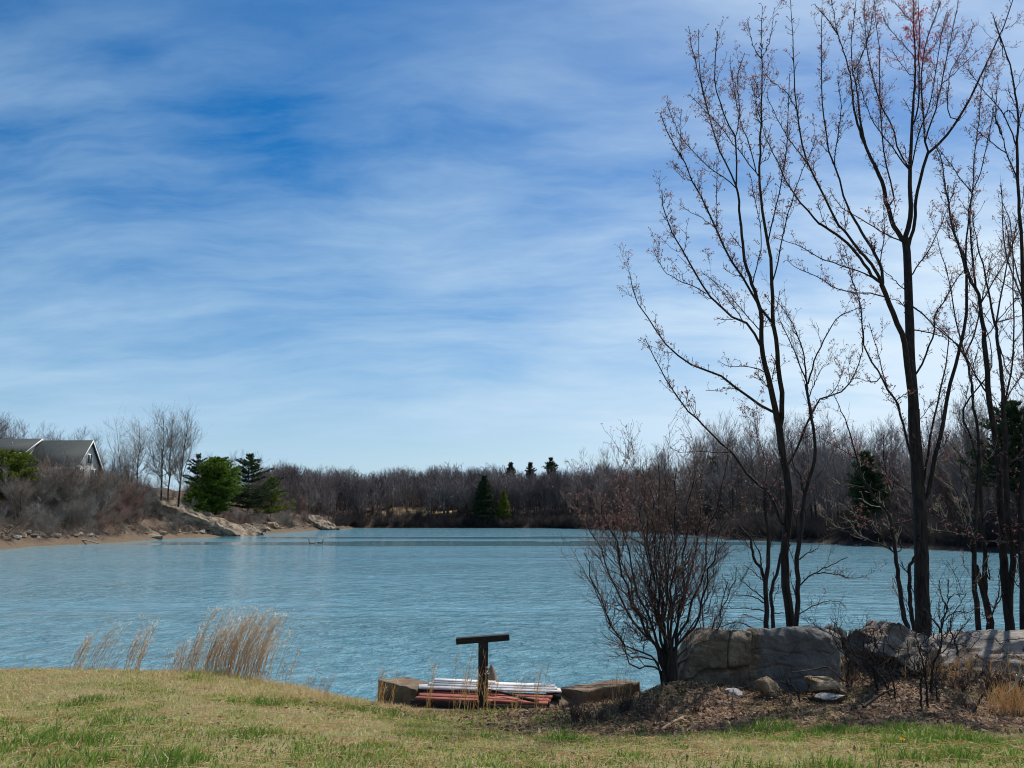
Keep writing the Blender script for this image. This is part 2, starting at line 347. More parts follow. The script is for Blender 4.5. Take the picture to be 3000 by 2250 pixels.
def build_water():
    m, t, b = material('lake_water'); pos = geo_pos(t)
    sp = t.n('ShaderNodeSeparateXYZ'); t.put(sp, 0, pos); px, py, pz = sp.outputs
    wob = t.noise(t.mapping(pos, sc=(0.02, 0.05, 0)), 1.0, 3, 0.6); yy = t.math('ADD', py, t.math('MULTIPLY', t.math('SUBTRACT', wob, 0.5), 26.0))
    def band(c, h, s): return t.ramp(t.math('ABSOLUTE', t.math('SUBTRACT', yy, c)), h, h+s, 1.0, 0.0)
    slick = t.math('MAXIMUM', band(101, 6.0, 2.0), band(128, 5.0, 2.5))
    pat = t.ramp(t.noise(t.mapping(pos, (5, 2, 0), sc=(0.03, 0.12, 0)), 1.0, 4, 0.6), 0.52, 0.68); slick = t.math('MAXIMUM', slick, t.math('MULTIPLY', pat, 0.5))
    amp = t.math('SUBTRACT', 1.0, t.math('MULTIPLY', slick, 0.99))
    w1 = t.noise(t.mapping(pos, rot=(0, 0, R_(12)), sc=(1.0, 1.15, 1)), 0.95, 4, 0.60, 0.4)
    w2 = t.noise(t.mapping(pos, rot=(0, 0, R_(-14)), sc=(1.0, 0.9, 1)), 2.9, 4, 0.62, 0.5)
    gust = t.ramp(t.noise(t.mapping(pos, sc=(0.035, 0.07, 1)), 1.0, 5, 0.6), 0.36, 0.64, 0.6, 1.4)
    h = t.math('MULTIPLY', t.math('ADD', t.math('MULTIPLY', w1, 1.0), t.math('MULTIPLY', w2, 0.55)), t.math('MULTIPLY', amp, gust))
    nd = t.n('ShaderNodeBump'); t.put(nd, 'Height', h); nd.inputs['Strength'].default_value = 1.0; nd.inputs['Distance'].default_value = 0.35
    t.t.links.new(nd.outputs[0], b.inputs['Normal'])
    t.put(b, 'Base Color', t.mix(t.ramp(w1, 0.3, 0.7), (0.088, 0.215, 0.268), (0.15, 0.30, 0.36)))
    b.inputs['Roughness'].default_value = 0.06; b.inputs['IOR'].default_value = 1.33
    # sheet following the shoreline a little inside the banks
    xs = np.concatenate([np.linspace(-110, -20, 10, endpoint=False), np.linspace(-20, 20, 21), np.linspace(30, 130, 11)]); ys = np.linspace(12, 232, 56)
    X, Y = np.meshgrid(xs, ys); n, k = X.shape; idx = np.arange(n*k).reshape(n, k)
    Fq = np.stack([idx[:-1, :-1], idx[:-1, 1:], idx[1:, 1:], idx[1:, :-1]], -1).reshape(-1, 4)
    tag(obj('water', new_mesh('water', np.stack([X.ravel(), Y.ravel(), 0*X.ravel()], 1), [Fq], m, None, True)), kind='structure')
build_water()

# ---------------------------------------------------------------- foreground trees, limbs traced to their real distances
TILE = {'A': (1800, 0, .36166), 'B': (2400, 0, .36166), 'C': (1800, 600, .36166), 'D': (2400, 600, .36166), 'E': (1800, 1200, .42194), 'F': (2400, 1200, .42194), 'G': (1000, 1750, .45208), 'H': (2300, 1700, .33160), 'S': (0, 0, 1.0)}
def parse(s):
    out = []; cur = 'S'
    for tok in s.split():
        if tok in TILE: cur = tok
        else:
            x, y = tok.split(','); ox, oy, k = TILE[cur]; out.append((ox+float(x)*k, oy+float(y)*k))
    return out
def limbs(spec, Y0, seed, spread=0.42, N=14, foot=0.5):
    """spec: lines 'd0 d1 points' in photo pixels; gives world polylines with own depths"""
    r = np.random.default_rng(seed); done = []; P = []; RR = []
    for li, line in enumerate([l for l in spec.strip().split('\n') if l.strip()]):
        a = line.split(None, 2); d0, d1 = float(a[0]), float(a[1]); px = np.array(parse(a[2]))
        if not done: dep = Y0; k = 0.0
        else:
            q = np.concatenate(done); d2 = ((q[:, :2]-px[0])**2).sum(1); j = np.argmin(d2); dep = q[j, 2]
            if d2[j] > 9:                                    # start exactly on the limb it grows from, a little lower down
                w2 = d2+np.where(q[:, 1] < px[0, 1]-4, 1e6, 0.0); j2 = np.argmin(w2); j = j2 if w2[j2] < max(4*d2[j], 900) else j; dep = q[j, 2]
                px = np.concatenate([q[j:j+1, :2], px if d2[j] > 15**2 else px[1:]])
            k = r.uniform(-spread, spread)
        seg = np.concatenate([[0], np.cumsum(np.linalg.norm(np.diff(px, axis=0), axis=1))])*Y0/F_PX
        dd = np.clip(dep+k*seg-0.02*k*seg**2, Y0-2.2, Y0+2.6)
        p = resample(np.concatenate([px, dd[:, None]], 1), N)
        done.append(resample(p, 40)); P.append(np.array([at(*q) for q in p]))
        RR.append(np.linspace(d0, d1, N)*(0.5 if d0 > 30 else 0.44)*p[:, 2]/F_PX)
    P = np.array(P); RR = np.array(RR)
    if foot: P[0, 0, 2] -= foot
    return P, RR
def spray(pos, r, n=3, ln=(0.017, 0.037), wd=0.48, droop=0.8):
    """small drooping leaf-sized diamonds round each point"""
    k = len(pos)*n; p = np.repeat(pos, n, 0)+r.normal(size=(k, 3))*0.008
    d = r.normal(size=(k, 3)); d[:, 2] -= droop; d = nrm(d); l = r.uniform(ln[0], ln[1], k)[:, None]
    sde = nrm(np.cross(d, r.normal(size=(k, 3))))*l*wd
    V = np.stack([p, p+d*l*0.5+sde*0.5, p+d*l, p+d*l*0.5-sde*0.5], 1).reshape(-1, 3)
    return V, np.arange(k*4).reshape(-1, 4)
def maple(name, spec, Y0, seed, label, cat='tree', tw=2.2, spur=15, twl=(0.14, 0.46), redzone=None, bl=0.5, nbl=2, group=None, bark_m=None, twm=None, thin=0.022, foot=0.5, blm=None, lone=(0.02, 0.11)):
    r = np.random.default_rng(seed); P, RR = limbs(spec, Y0, seed, foot=foot)
    root = empty(name, tuple(P[0, 0]+np.array([0, 0, foot])), label, cat, group); base = np.array(root.location)
    jit = r.normal(size=P.shape)*0.006; P = P+jit
    a = Acc(); a.tubes(P, RR, 7); a_me = a.mesh('trunk', bark_m or bark, True)
    tr = obj('trunk', a_me, root, -base)
    L = np.linalg.norm(np.diff(P, axis=1), axis=2).sum(1); wgt = L*np.where(RR.mean(1) < thin, 1.0, np.where(RR.mean(1) < 0.05, 0.55, 0.10))
    n1 = int(tw*1.35*wgt.sum())
    T1, R1 = grow(P, RR, n1, twl, (22, 50), 0.35, 5, 0.035, 0.5, 0.0028, (0.2, 1.0), r, 0.5, wgt)
    R1 = np.minimum(R1, 0.0065)
    T2, R2 = grow(T1, R1, int(n1*1.2), (0.07, 0.24), (25, 55), 0.25, 4, 0.05, 0.8, 0.0024, (0.2, 0.95), r, 0.6)
    Pall = np.concatenate([resample_batch(P, 5), T1, resample_batch(T2, 5)]); Rall = np.concatenate([resample_r(RR, 5), R1, resample_r(R2, 5)])
    wl = np.linalg.norm(np.diff(Pall, axis=1), axis=2).sum(1)*np.where(Rall.mean(1) < thin, 1.0, 0.08)
    ns = int(spur*wl.sum()*1.05)
    S, SR = grow(Pall, Rall, ns, lone, (40, 80), 0.35, 3, 0.06, 0.8, 0.0022, (0.12, 1.0), r, 0.8, wl)
    SR = np.clip(SR, 0, 0.0042)
    c = Acc(); c.tubes(T1, R1, 3); c.tubes(T2, R2, 3); c.tubes(S, SR, 3)
    obj('crown', c.mesh('crown', twm or twig_m), root, -base)
    tips = S[:, -1]; tips = tips[r.random(len(tips)) < bl]; tips = np.concatenate([tips, T1[:, -1][r.random(n1) < bl*1.5], T2[:, -1][r.random(len(T2)) < bl*1.5]])
    if redzone is not None:
        d = np.sqrt((((tips-redzone[0])/redzone[1])**2).sum(1)); red = r.random(len(tips)) < np.exp(-d*d)*0.95; extra = tips[red]
        V, Fq = spray(np.repeat(extra, 3, 0)+r.normal(size=(len(extra)*3, 3))*0.03, r, 4, (0.02, 0.042)); obj('red_blossom', new_mesh('red_blossom', V, [Fq], red_m), root, -base)
        tips = tips[~red]
    if nbl == 0 or len(tips) < 3: return root
    V, Fq = spray(np.concatenate([tips, tips[r.random(len(tips)) < bl*0.8]+r.normal(size=3)*0.01]), r, nbl+1); obj('blossom', new_mesh('blossom', V, [Fq], blm or blossom_m), root, -base)
    return root
def resample_batch(P, n):
    i = np.linspace(0, P.shape[1]-1, n); i0 = np.minimum(i.astype(int), P.shape[1]-2); f = (i-i0)[None, :, None]
    return P[:, i0]*(1-f)+P[:, i0+1]*f
def resample_r(Rr, n):
    i = np.linspace(0, Rr.shape[1]-1, n); i0 = np.minimum(i.astype(int), Rr.shape[1]-2); f = (i-i0)[None, :]
    return Rr[:, i0]*(1-f)+Rr[:, i0+1]*f

LEFT_MAPLE = '''
29 24 E 1238,1560 1205,1330 1190,1170 1180,1000 1197,850 1218,680 1212,560 1190,430 1165,300 1145,110
22 12 E 1145,120 1120,20 C 1290,1600 1255,1450 1215,1270 1190,1130 1195,950 1170,830 1130,680
12 7 C 1140,720 1060,470 1030,200 1005,0 A 1005,1600 985,1500
6 2 A 985,1500 920,1360 850,1220 780,980 720,740 690,560 680,240
4 2 A 780,980 740,840 690,640 640,430 600,210
6 3 A 985,1490 990,1400 980,1150 978,1110 900,950 830,760 810,600 835,250
4 2 A 978,1110 1010,940 1000,700 1000,600 1055,430
18 11 E 1165,140 1175,0 C 1355,1640 1340,1400 1310,1150 1285,950 1275,700 1275,550 1265,420
11 4 C 1265,420 1240,280 1210,130 1190,0 A 1190,1640 1175,1480 1175,1350 1190,1000 1195,700 1195,500
4 2 A 1195,520 1190,300 1198,50
9 3 C 1270,940 1180,830 1100,700 1000,540 920,400 830,200 740,0 A 740,1640 640,1500 560,1290 480,1170 400,1000 370,920
3 1.6 A 540,1250 540,1100 540,880
3 1.6 C 820,190 700,100 600,50 530,0
3 1.6 C 830,190 830,0 A 830,1400 840,1260
9 3 C 1190,1160 1140,1050 1080,970 950,910 860,830 740,710 640,530 540,350 460,200 420,100 395,0 A 385,1540
4 1.6 C 740,710 620,650 480,590 400,530 340,430 320,360
4 1.6 C 1060,960 1000,880 900,740 800,620 700,540
4 1.6 C 1180,1040 1090,920 1000,810 900,690 780,600
12 7 E 1165,800 1100,620 1050,560 930,450 850,340 790,270
7 2.5 E 800,285 720,220 640,130 560,50 490,0 C 590,1659 500,1540 420,1420 370,1320 310,1210 240,1080
3 1.6 E 800,300 650,295 560,290 470,300 400,270
10 2.5 C 1270,1680 1150,1610 1050,1530 900,1420 830,1370 640,1310 560,1260 430,1140 340,1020 250,890 190,790 140,650 125,550
4 1.6 C 1215,1350 1150,1325 1060,1310 930,1310 840,1260
4 2 A 975,1530 860,1420 740,1330 620,1200 540,1110 480,980 420,820
4 2 A 1170,1420 1070,1290 960,1170 870,1040 800,960 700,860 600,760
4 2 A 1160,1390 1100,1200 1040,1050 1010,960 960,680 935,510
3 1.6 A 1190,970 1150,850 1110,670
3 1.6 A 1195,480 1130,380 1075,150
3 1.6 A 1200,470 1260,330 1300,60
5 2 C 1255,300 1290,100 1315,0 A 1315,1640 1370,1380 1400,1100 1410,800 1420,600
5 2 C 1290,640 1320,480 1360,280 1400,80 1440,0 A 1440,1620 1480,1480 1550,1320 1640,1100
4 2 C 1135,630 1155,490 1185,380 1185,190 1150,20 A 1120,1500 1100,1400
3 1.6 C 1000,1500 900,1480 830,1510 740,1500
3 1.6 E 1160,760 1090,640 1050,500 1060,400 1000,200 960,0
9 3 E 1215,400 1260,290 1310,160 1360,50 1390,0 C 1650,1580 D 140,1530 230,1470 300,1340 350,1200
4 2 D 350,1200 350,1000 330,800 280,650 240,500 200,330
3 1.6 D 60,1570 160,1440 200,1300
'''
LEFT_COMPANION = '''
17 13 E 1250,1560 1270,1400 1275,1200 1265,1050 1290,900 1310,700 1320,580
12 9 E 1320,580 1350,490 1390,350 1390,200 1370,50 C 1580,1620 1555,1450
6 2 C 1555,1450 1530,1200 1470,1030 1400,890 1310,770
6 2 C 1560,1450 1640,1210 D 0,1180 100,980 160,900 280,850 370,840
5 2 C 1555,1430 1480,1240 1420,1110 1370,1000 1310,830
5 2 E 1270,1050 1340,1000 1420,960
5 2 E 1285,1230 1350,1160 1422,1120 F 130,1060 200,1020
4 1.6 E 1270,1430 1330,1390 1422,1350 F 60,1330 130,1330 180,1370
4 1.6 F 0,1140 100,1140 220,1170 330,1160
6 2 E 1320,580 1290,460 1240,380 1230,250 1200,180
5 2 E 1260,1050 1270,800 1240,700 1230,600
4 1.6 C 1580,1560 1640,1400 D 40,1290
'''
BROKEN_TREE = '''
17 10 E 1050,1560 1055,1400 1050,1200 1065,1080 1070,900 1045,700 1045,540
14 9 E 1100,1570 1095,1400 1090,1250 1130,1120 1160,1000
12 8 E 1035,1240 1020,1100 970,1040 955,950 950,900
7 2 E 950,900 870,810 780,700 690,600 640,560
6 2 E 1020,1090 1010,1000 960,900
5 2 E 1040,1340 960,1300 900,1290 850,1290
5 2 E 1040,1320 960,1250 900,1200 860,1170
5 2 E 1030,1545 900,1490 830,1475 760,1500 690,1500
4 2 E 1060,1400 900,1380 720,1385
4 2 E 1020,1200 960,1120 900,1080
3 2 E 1075,900 1020,880 960,880 860,890
4 2 E 690,610 620,640 560,560
4 2 E 820,490 850,570 840,620 825,640
4 2 E 950,890 860,890 790,900
4 2 E 1110,1420 1180,1410
3 2 E 1060,1480 960,1440 900,1420
'''
MAIN_MAPLE = '''
44 33 F 735,1640 738,1590 722,1400 715,1100 705,800 690,500 670,250 655,0
32 22 F 665,170 655,0 D 765,1600 755,1450 740,1200 735,1000 725,700 715,450 695,270
17 12 D 700,320 630,210 585,120 555,0 B 540,1640 520,1500 440,1320
11 5 B 440,1320 390,1220 330,1060 290,900 265,750 250,600
5 2 B 250,600 200,420 150,280 100,0
5 2 B 150,290 100,200 0,80 A 1620,30
9 5 B 390,1200 340,1030 320,850 290,650 270,590
4 2 B 270,600 260,350 290,100 300,0
4 2 B 275,590 330,480 400,300 450,0
18 8 D 705,250 720,190 745,80 B 735,1640 735,1400 745,1200 755,1000 765,800
8 3 B 765,820 775,600 775,400 765,200 760,0
12 10 D 735,380 770,150 780,0 B 790,1600 830,1400 880,1240
10 3 B 880,1240 960,1170 1030,1100 1100,1010 1180,880 1250,740 1300,620 1370,490 1450,310 1510,180 1570,0
7 3 B 880,1240 860,1150 850,1000 835,800 830,560 880,300 980,30
6 2 B 870,1140 900,1010 960,830 1000,640 1040,420 1090,200 1130,0
6 2 B 760,1010 800,880 810,600 810,300 805,0
5 2 B 770,1400 775,1200 840,1000 900,830 950,560 990,270 1030,100
5 2 B 720,1390 650,1280 600,1200 510,1090 440,990 370,830 310,620
6 2 B 715,1390 640,1200 580,1000 510,870 450,690 400,480 370,200 365,0
6 2 B 625,1659 560,1400 520,1200 500,1000 490,700 490,400 460,200 450,0
3 1.6 B 750,470 690,370 560,220 505,110
3 1.6 B 730,600 650,500 590,400
3 1.6 B 740,190 660,80 600,0
3 1.6 B 850,470 960,330 1000,250 1060,80
3 1.6 B 1000,690 1130,560 1240,450 1320,380
4 1.6 B 1050,930 1045,700 1080,540 1200,350 1250,190
22 16 F 672,60 D 700,1180 660,1020 600,880 545,750 510,640
11 8 D 500,640 430,580 360,470 280,360 150,250 0,150
7 2 D 10,160 C 1659,140 1520,0 A 1510,1640 1400,1480 1300,1270 1220,1100 1180,950
12 8 D 515,650 490,590 430,490 330,380 240,250 160,170
8 2 D 165,175 100,60 60,0 B 40,1600 0,1500 A 1600,1400 1550,1290 1490,1000 1465,800 1450,450 1430,0
11 8 D 515,640 495,490 430,360 350,230 290,130 240,40
7 2 D 245,45 B 215,1640 170,1480 120,1330 90,1260 60,1090 30,880 20,650 20,300 25,60
4 2 B 120,1320 150,1100 180,880 150,650
4 2 A 1550,1290 1400,1110 1300,920 1240,780
4 2 A 1470,850 1400,760 1280,660 1210,590
5 2 D 430,585 330,540 210,500 100,460 0,435 C 1500,330 1370,290 1290,260
5 2 D 500,740 440,720 280,710 130,670 0,590 C 1500,520 1400,450
5 2 D 660,310 540,240 430,170 320,100 180,20 B 80,1540
4 2 D 700,880 660,790 630,770 560,760
4 2 D 695,690 600,600 490,510
5 2 D 750,600 800,490 890,370 970,200 1020,80 1060,0
6 2 D 755,780 830,880 920,970 1030,1060 1110,1130
5 2 D 770,1010 900,1040 1040,1080 1140,1140
4 2 D 480,470 520,300 525,100 520,0
7 3 D 790,1380 880,1180 930,1020 935,890 1000,800 1080,650 1170,530
15 9 F 745,640 800,350 850,150 880,0 D 1050,1500 1100,1300 1150,1120 1190,960 1190,700 1190,560
9 3 F 720,520 770,200 810,0 D 1000,1400 1040,1200 1050,1000
7 3 D 1190,570 1160,430 1130,320 1080,180 1050,0 B 1010,1450 990,1280 940,1170
7 4 D 1185,560 1190,350 1210,100 B 1220,1650 1245,1550
4 2 B 1245,1550 1250,1300 1280,1100 1300,870 1330,650 1370,480
4 2 B 1245,1570 1150,1460 1080,1350 950,1180
4 2 B 1245,1560 1310,1380 1370,1120 1420,850
9 5 F 642,330 590,130 550,0 D 640,1600 560,1520 500,1380 400,1230 360,1130
5 2 D 370,1140 350,1000 330,800 240,540
4 2 D 630,1600 680,1540 720,1520
4 2 D 500,1390 440,1440 300,1400
4 2 D 560,1500 470,1180 400,950
4 2 F 650,765 500,795 300,800
5 2 F 650,590 540,510 440,450 280,350 0,190
4 2 F 745,690 850,760 960,820 1065,885
'''
STEMS_BY_MAIN = '''
17 11 F 625,1560 615,1500 580,1400 555,1200 535,1050 515,900 500,830
11 5 F 503,840 480,730 390,620 310,500 270,370 235,250
5 2 F 235,260 200,130 150,0 D 100,1500
5 2 F 520,1000 440,940 330,900 200,850 0,800
5 2 F 510,985 430,880 330,790 240,710 160,650 110,600
5 2 F 490,720 450,620 410,570 350,540 260,430 210,340
4 2 F 420,570 460,560 500,570 525,490
4 2 F 330,540 180,520 60,470
4 2 F 250,810 120,850 0,910
4 2 F 200,850 240,940 300,950
4 2 F 530,990 570,970 555,910 545,900
4 2 F 560,960 610,960 625,945
'''
STEMS_BY_MAIN_B = '''
15 11 F 670,1570 660,1520 640,1400 625,1200 625,1090
11 6 F 625,1090 680,990 700,900
4 2 F 610,1140 560,1080 545,1060
4 2 F 640,1200 690,1330
'''
RIGHT_A = '''
18 12 F 1115,1600 1110,1555 1090,1300 1075,1100 1075,900 1090,700 1100,500
11 7 F 1100,520 1105,300 1100,130 1070,0 D 1248,1600 1210,1300 1110,1130
6 2 D 1215,1330 1160,1150 1100,900 1050,600 950,250
5 2 D 1250,1620 1230,1400 1290,1150
6 2 F 1065,885 900,850 770,840
5 2 F 1075,900 1000,820 880,750 750,670
5 2 F 1080,920 1140,910 1260,910
5 2 F 1070,960 1020,860 990,700 950,560 870,500
5 2 F 1075,1000 1040,920 1010,750
5 2 F 1060,800 1045,640 1000,480 980,390 1000,300
4 2 F 1045,580 1080,550
4 2 F 1100,480 1000,350 900,220
4 2 F 1100,420 1180,340 1220,310
6 2 D 1180,1230 1270,1000 1310,800 1400,400
4 2 D 1230,1350 1350,1480 1450,1600
5 2 D 1110,1130 1000,1020 900,930
'''
RIGHT_B = '''
25 16 F 1200,1600 1190,1540 1170,1380 1120,1200 1090,1080
16 9 F 1165,1290 1150,1050 1135,800 1120,600 1110,400
5 2 F 1150,1100 1190,1180 1150,1000
5 2 F 1200,1460 1240,1300 1255,1100
5 2 F 1115,420 1200,500 1215,510
4 2 F 1135,760 1200,700 1300,800
8 2 F 1110,420 1060,200 1000,0 D 1400,1300 1320,900
'''
RIGHT_C = '''
30 24 F 1330,1600 1330,1550 1310,1400 1290,1200 1280,1000 1285,900
22 16 F 1285,900 1260,700 1250,400 1215,150 1190,0 D 1380,1560 1370,1450 1340,1100
15 8 D 1345,1130 1310,850 1280,700 1220,600 1170,400
8 3 D 1175,420 1100,250 1060,60 B 1040,1500
8 3 D 1270,690 1240,400 1220,200 1230,0 B 1250,1500
20 15 F 1340,1500 1330,1200 1350,1000 1310,800 1300,500 1290,200 1280,0
14 9 F 1285,60 D 1495,1620 1480,1400 1440,1050 1420,950
8 2 D 1425,960 1390,800 1340,550 1280,300 1230,60
6 2 D 1430,960 1470,750 1540,400 1640,0 B 1659,1500
6 2 D 1500,1640 1560,1300 1580,1000 1570,600 1560,200 1490,0 B 1470,1500
5 2 D 1490,1630 1560,1500 1659,1350
6 2 D 1380,1540 1280,1400 1170,1200 1110,1130
5 2 D 1440,1120 1530,1350 1659,1500
5 2 D 1420,960 1520,930 1659,890
5 2 D 1310,800 1400,640 1500,470 1620,200
5 2 F 1270,700 1200,720 1150,715
5 2 F 1310,790 1422,870
5 2 F 1330,600 1380,660 1375,540 1350,400
5 2 F 1310,480 1330,370 1390,340
5 2 F 1260,430 1160,370 1120,350
4 2 D 1659,740 1500,640 1350,520
4 2 D 1340,1080 1480,900 1659,700
4 2 F 1290,1250 1180,1440 1140,1430
'''
RIGHT_D = '''
20 15 S 3010,1900 2998,1860 2996,1700 2990,1500 3006,1300 3010,1100
14 9 S 3010,1120 2996,850 D 1640,400 1620,0 B 1620,1650 1610,1400 1600,1150
8 3 B 1600,1160 1615,960 1560,600 1500,400 1410,150
5 2 B 1600,1170 1500,930 1390,800 1200,560
5 2 B 1612,1450 1520,1250 1470,1050 1400,880
5 2 B 1615,980 1659,850
4 2 B 1520,1250 1380,1140 1220,1000
5 2 B 1480,1100 1430,950 1440,750
5 2 D 1650,700 1560,400 1500,100
5 2 D 1650,760 1560,560 1500,300 B 1470,1480
6 2 F 1422,700 1380,830 1360,950
4 2 B 1450,300 1500,500
4 2 B 1540,900 1659,1060
'''
maple('maple_tree', LEFT_MAPLE, 13.6, 11, 'tall dark maple forking into two main stems, behind the middle of the big boulder', bl=0.85, nbl=2)
maple('maple_tree', LEFT_COMPANION, 13.3, 12, 'slender dark stem close along the right side of the forking maple behind the boulder', bl=0.3, tw=2.6)
maple('broken_tree', BROKEN_TREE, 13.0, 13, 'short broken many-stemmed tree with crooked dead branches, between the multi-stemmed bush and the forking maple', bl=0.08, tw=2.0, spur=8, twl=(0.2, 0.55))
maple('maple_tree', MAIN_MAPLE, 14.0, 14, 'tallest maple with the thickest black trunk and clusters of red blossom at its top', redzone=(at(2748, 30, 14.3), np.array([0.42, 2.6, 0.55])), bl=0.85, tw=2.3, nbl=2)
maple('maple_sapling', STEMS_BY_MAIN, 13.5, 15, 'thin leaning stem with pale lichened side branches, just left of the thickest trunk', bl=0.1, tw=2.2, spur=7, twm=lichen)
maple('maple_sapling', STEMS_BY_MAIN_B, 13.8, 16, 'thin crooked stem standing tight against the left side of the thickest trunk', bl=0.1, spur=5)
maple('young_tree', RIGHT_A, 14.2, 17, 'slim straight tree, first one right of the thickest trunk, with pale bare lower branches', bl=0.2, tw=2.6, twm=lichen)
maple('young_tree', RIGHT_B, 14.5, 18, 'dark tree leaning left at its foot, between the slim straight tree and the double-stemmed tree', bl=0.2, tw=2.6)
maple('young_tree', RIGHT_C, 14.4, 19, 'double-stemmed dark tree at the right, its two trunks splitting low above the pale ledge', bl=0.35, tw=2.8)
maple('young_tree', RIGHT_D, 14.0, 20, 'dark tree cut by the right edge of the photo, beside the double-stemmed tree', bl=0.4, tw=2.6)
#@@NEXT
# ---------------------------------------------------------------- woods and shrubs (prototypes, then copies)
def tree_parts(h, seed, kind='tree', dens=1.0, spread=0.35, trunks=1, clear=0.25, wid=1.0):
    """returns (trunk tubes, list of crown tubes) for a bare tree of height h standing at the origin"""
    r = np.random.default_rng(seed)
    N = 8; P = np.zeros((trunks, N, 3)); s = np.linspace(0, 1, N)
    for k in range(trunks):
        lean = r.normal(size=2)*(0.04 if trunks == 1 else spread*0.7)*h
        hh = h*(1 if k == 0 else r.uniform(0.7, 1.0))
        P[k, :, 0] = lean[0]*s**1.2+r.normal(size=N)*0.010*h*s; P[k, :, 1] = lean[1]*s**1.2+r.normal(size=N)*0.010*h*s; P[k, :, 2] = -0.4+(hh*0.92+0.4)*s
    r0 = 0.011*h*(1 if trunks == 1 else 0.55)*wid
    RR = np.repeat((r0*np.linspace(1, 0.12, N))[None], trunks, 0)
    def ln(pi, t): return h*(1.05-t)*r.uniform(0.28, 0.5, len(t))*(0.75 if trunks > 1 else 1.0)*(spread/0.35)**0.5
    A, AR = grow(P, RR, int(20*dens*max(1, trunks*0.55)), ln, (28, 58), 0.35, 6, 0.03, 0.55, 0.006, (clear, 1.0), r, 0.3)
    B, BR = grow(A, AR, int(100*dens*max(1, trunks*0.5)), (0.07*h, 0.17*h), (22, 50), 0.30, 5, 0.04, 0.6, 0.006, (0.15, 1.0), r, 0.4)
    return P, RR, A, AR, B, BR, r
def bare_tree_meshes(name, h, seed, mat, tmat, kind='tree', dens=1.0, spread=0.35, trunks=1, clear=0.25, fine=500, tw=0.012, tl=(0.035, 0.085), wid=1.0):
    P, RR, A, AR, B, BR, r = tree_parts(h, seed, kind, dens, spread, trunks, clear, wid)
    a = Acc(); a.tubes(P, RR, 5); c = Acc(); c.tubes(A, AR, 4); c.tubes(B, BR, 3)
    allP = np.concatenate([resample_batch(A, 5), B]); allR = np.concatenate([resample_r(AR, 5), BR])
    T, TR = grow(allP, allR, int(fine*dens*max(1, trunks*0.5)), (tl[0]*h, tl[1]*h), (18, 48), 0.2, 3, 0.05, 0.8, tw*0.6, (0.2, 1.0), r, 0.5)
    TR = np.minimum(TR, tw); c.tubes(T, TR, 3)
    return a.mesh(name+'_trunk', tmat, True), c.mesh(name+'_crown', mat)
def make_bare(name, meshes, loc, rz, sc, label, cat='tree', group=None):
    e = empty(name, loc, label, cat, group); e.rotation_euler.z = rz; e.scale = (sc[0], sc[0], sc[1]) if isinstance(sc, tuple) else (sc, sc, sc)
    obj('trunk', meshes[0], e); obj('crown', meshes[1], e); return e
def ground_at(u, Y):
    """a point of the ground along the picture column u at distance Y"""
    x = (u-CU)/F_PX*Y*1.013; return np.array([x, Y, hz(x, Y)])

def needle_tree(name, h, rad, seed, mat, dens=1.0, droop=0.15, gap=0.0, bare=0.1, tuft=0.28, shape='cone', tiers=16, tpt=9):
    r = np.random.default_rng(seed); P = np.zeros((1, 8, 3)); P[0, :, 2] = np.linspace(-0.4, h, 8); P[0, :, :2] += r.normal(size=(8, 2))*0.01*h
    RR = (np.linspace(1, 0.12, 8)*0.013*h)[None]
    bp, bl, bd = [], [], []
    for k in range(tiers):
        t = bare+(1-bare)*(k+0.5*r.random())/tiers
        if r.random() < gap: continue
        prof = (1-t)**0.75 if shape == 'cone' else math.sin(math.pi*min(1, max(0.02, (t-bare)/(1-bare)))**0.8)**0.6 if shape == 'round' else (0.55+0.6*r.random())*(1-t**3)
        n = max(3, int(round(6*dens+2*r.random())))
        for j in range(n):
            az = 2*math.pi*(j/n)+r.uniform(-.4, .4)+k*1.9
            bp.append((t*h)); bl.append(max(0.05*h, rad*prof*r.uniform(0.5, 1.2))); bd.append((math.cos(az), math.sin(az), 0.28-droop+0.6*t**2+r.normal()*0.08))
    bp = np.array(bp); bl = np.array(bl); bd = nrm(np.array(bd)); n = len(bp); s = np.linspace(0, 1, 5)
    B = np.zeros((n, 5, 3)); B[:, :, 2] = bp[:, None]; B += bd[:, None]*(bl[:, None]*s)[:, :, None]; B[:, :, 2] += (0.14*bl)[:, None]*s**2
    BR = (0.010*bl+0.008)[:, None]*np.linspace(1, 0.3, 5)[None]
    a = Acc(); a.tubes(P, RR, 6); a.tubes(B, BR, 3)
    # needle sprays along every bough
    cnt = np.maximum(3, (bl/tuft*tpt).astype(int)); pi = np.repeat(np.arange(n), cnt); m = len(pi)
    t = r.uniform(0.22, 1.05, m); p = B[pi, 0]+(B[pi, -1]-B[pi, 0])*t[:, None]; p[:, 2] += r.normal(size=m)*0.05*tuft
    sdv = np.cross(bd[pi], [0, 0, 1.0]); p += sdv*(r.normal(size=m)*0.24*bl[pi]*(0.35+0.65*(1-t*0.6)))[:, None]; p += r.normal(size=(m, 3))*0.10*tuft
    k = 5; q = np.repeat(p, k, 0); d = np.repeat(bd[pi], k, 0)*0.8+r.normal(size=(m*k, 3))*0.75+np.array([0, 0, 0.25]); d = nrm(d)
    l = r.uniform(0.6, 1.2, m*k)[:, None]*tuft; w_ = nrm(np.cross(d, r.normal(size=(m*k, 3))))*l*0.13
    V = np.stack([q-d*l*0.3, q+w_, q+d*l*0.7, q-w_], 1).reshape(-1, 3)
    return a.mesh(name+'_trunk', bark, True), new_mesh(name+'_crown', V, [np.arange(len(V)).reshape(-1, 4)], mat)
def top_h(u, v, Y): return float(at(u, v, Y)[2]-ground_at(u, Y)[2])      # height that reaches the picture row v at distance Y
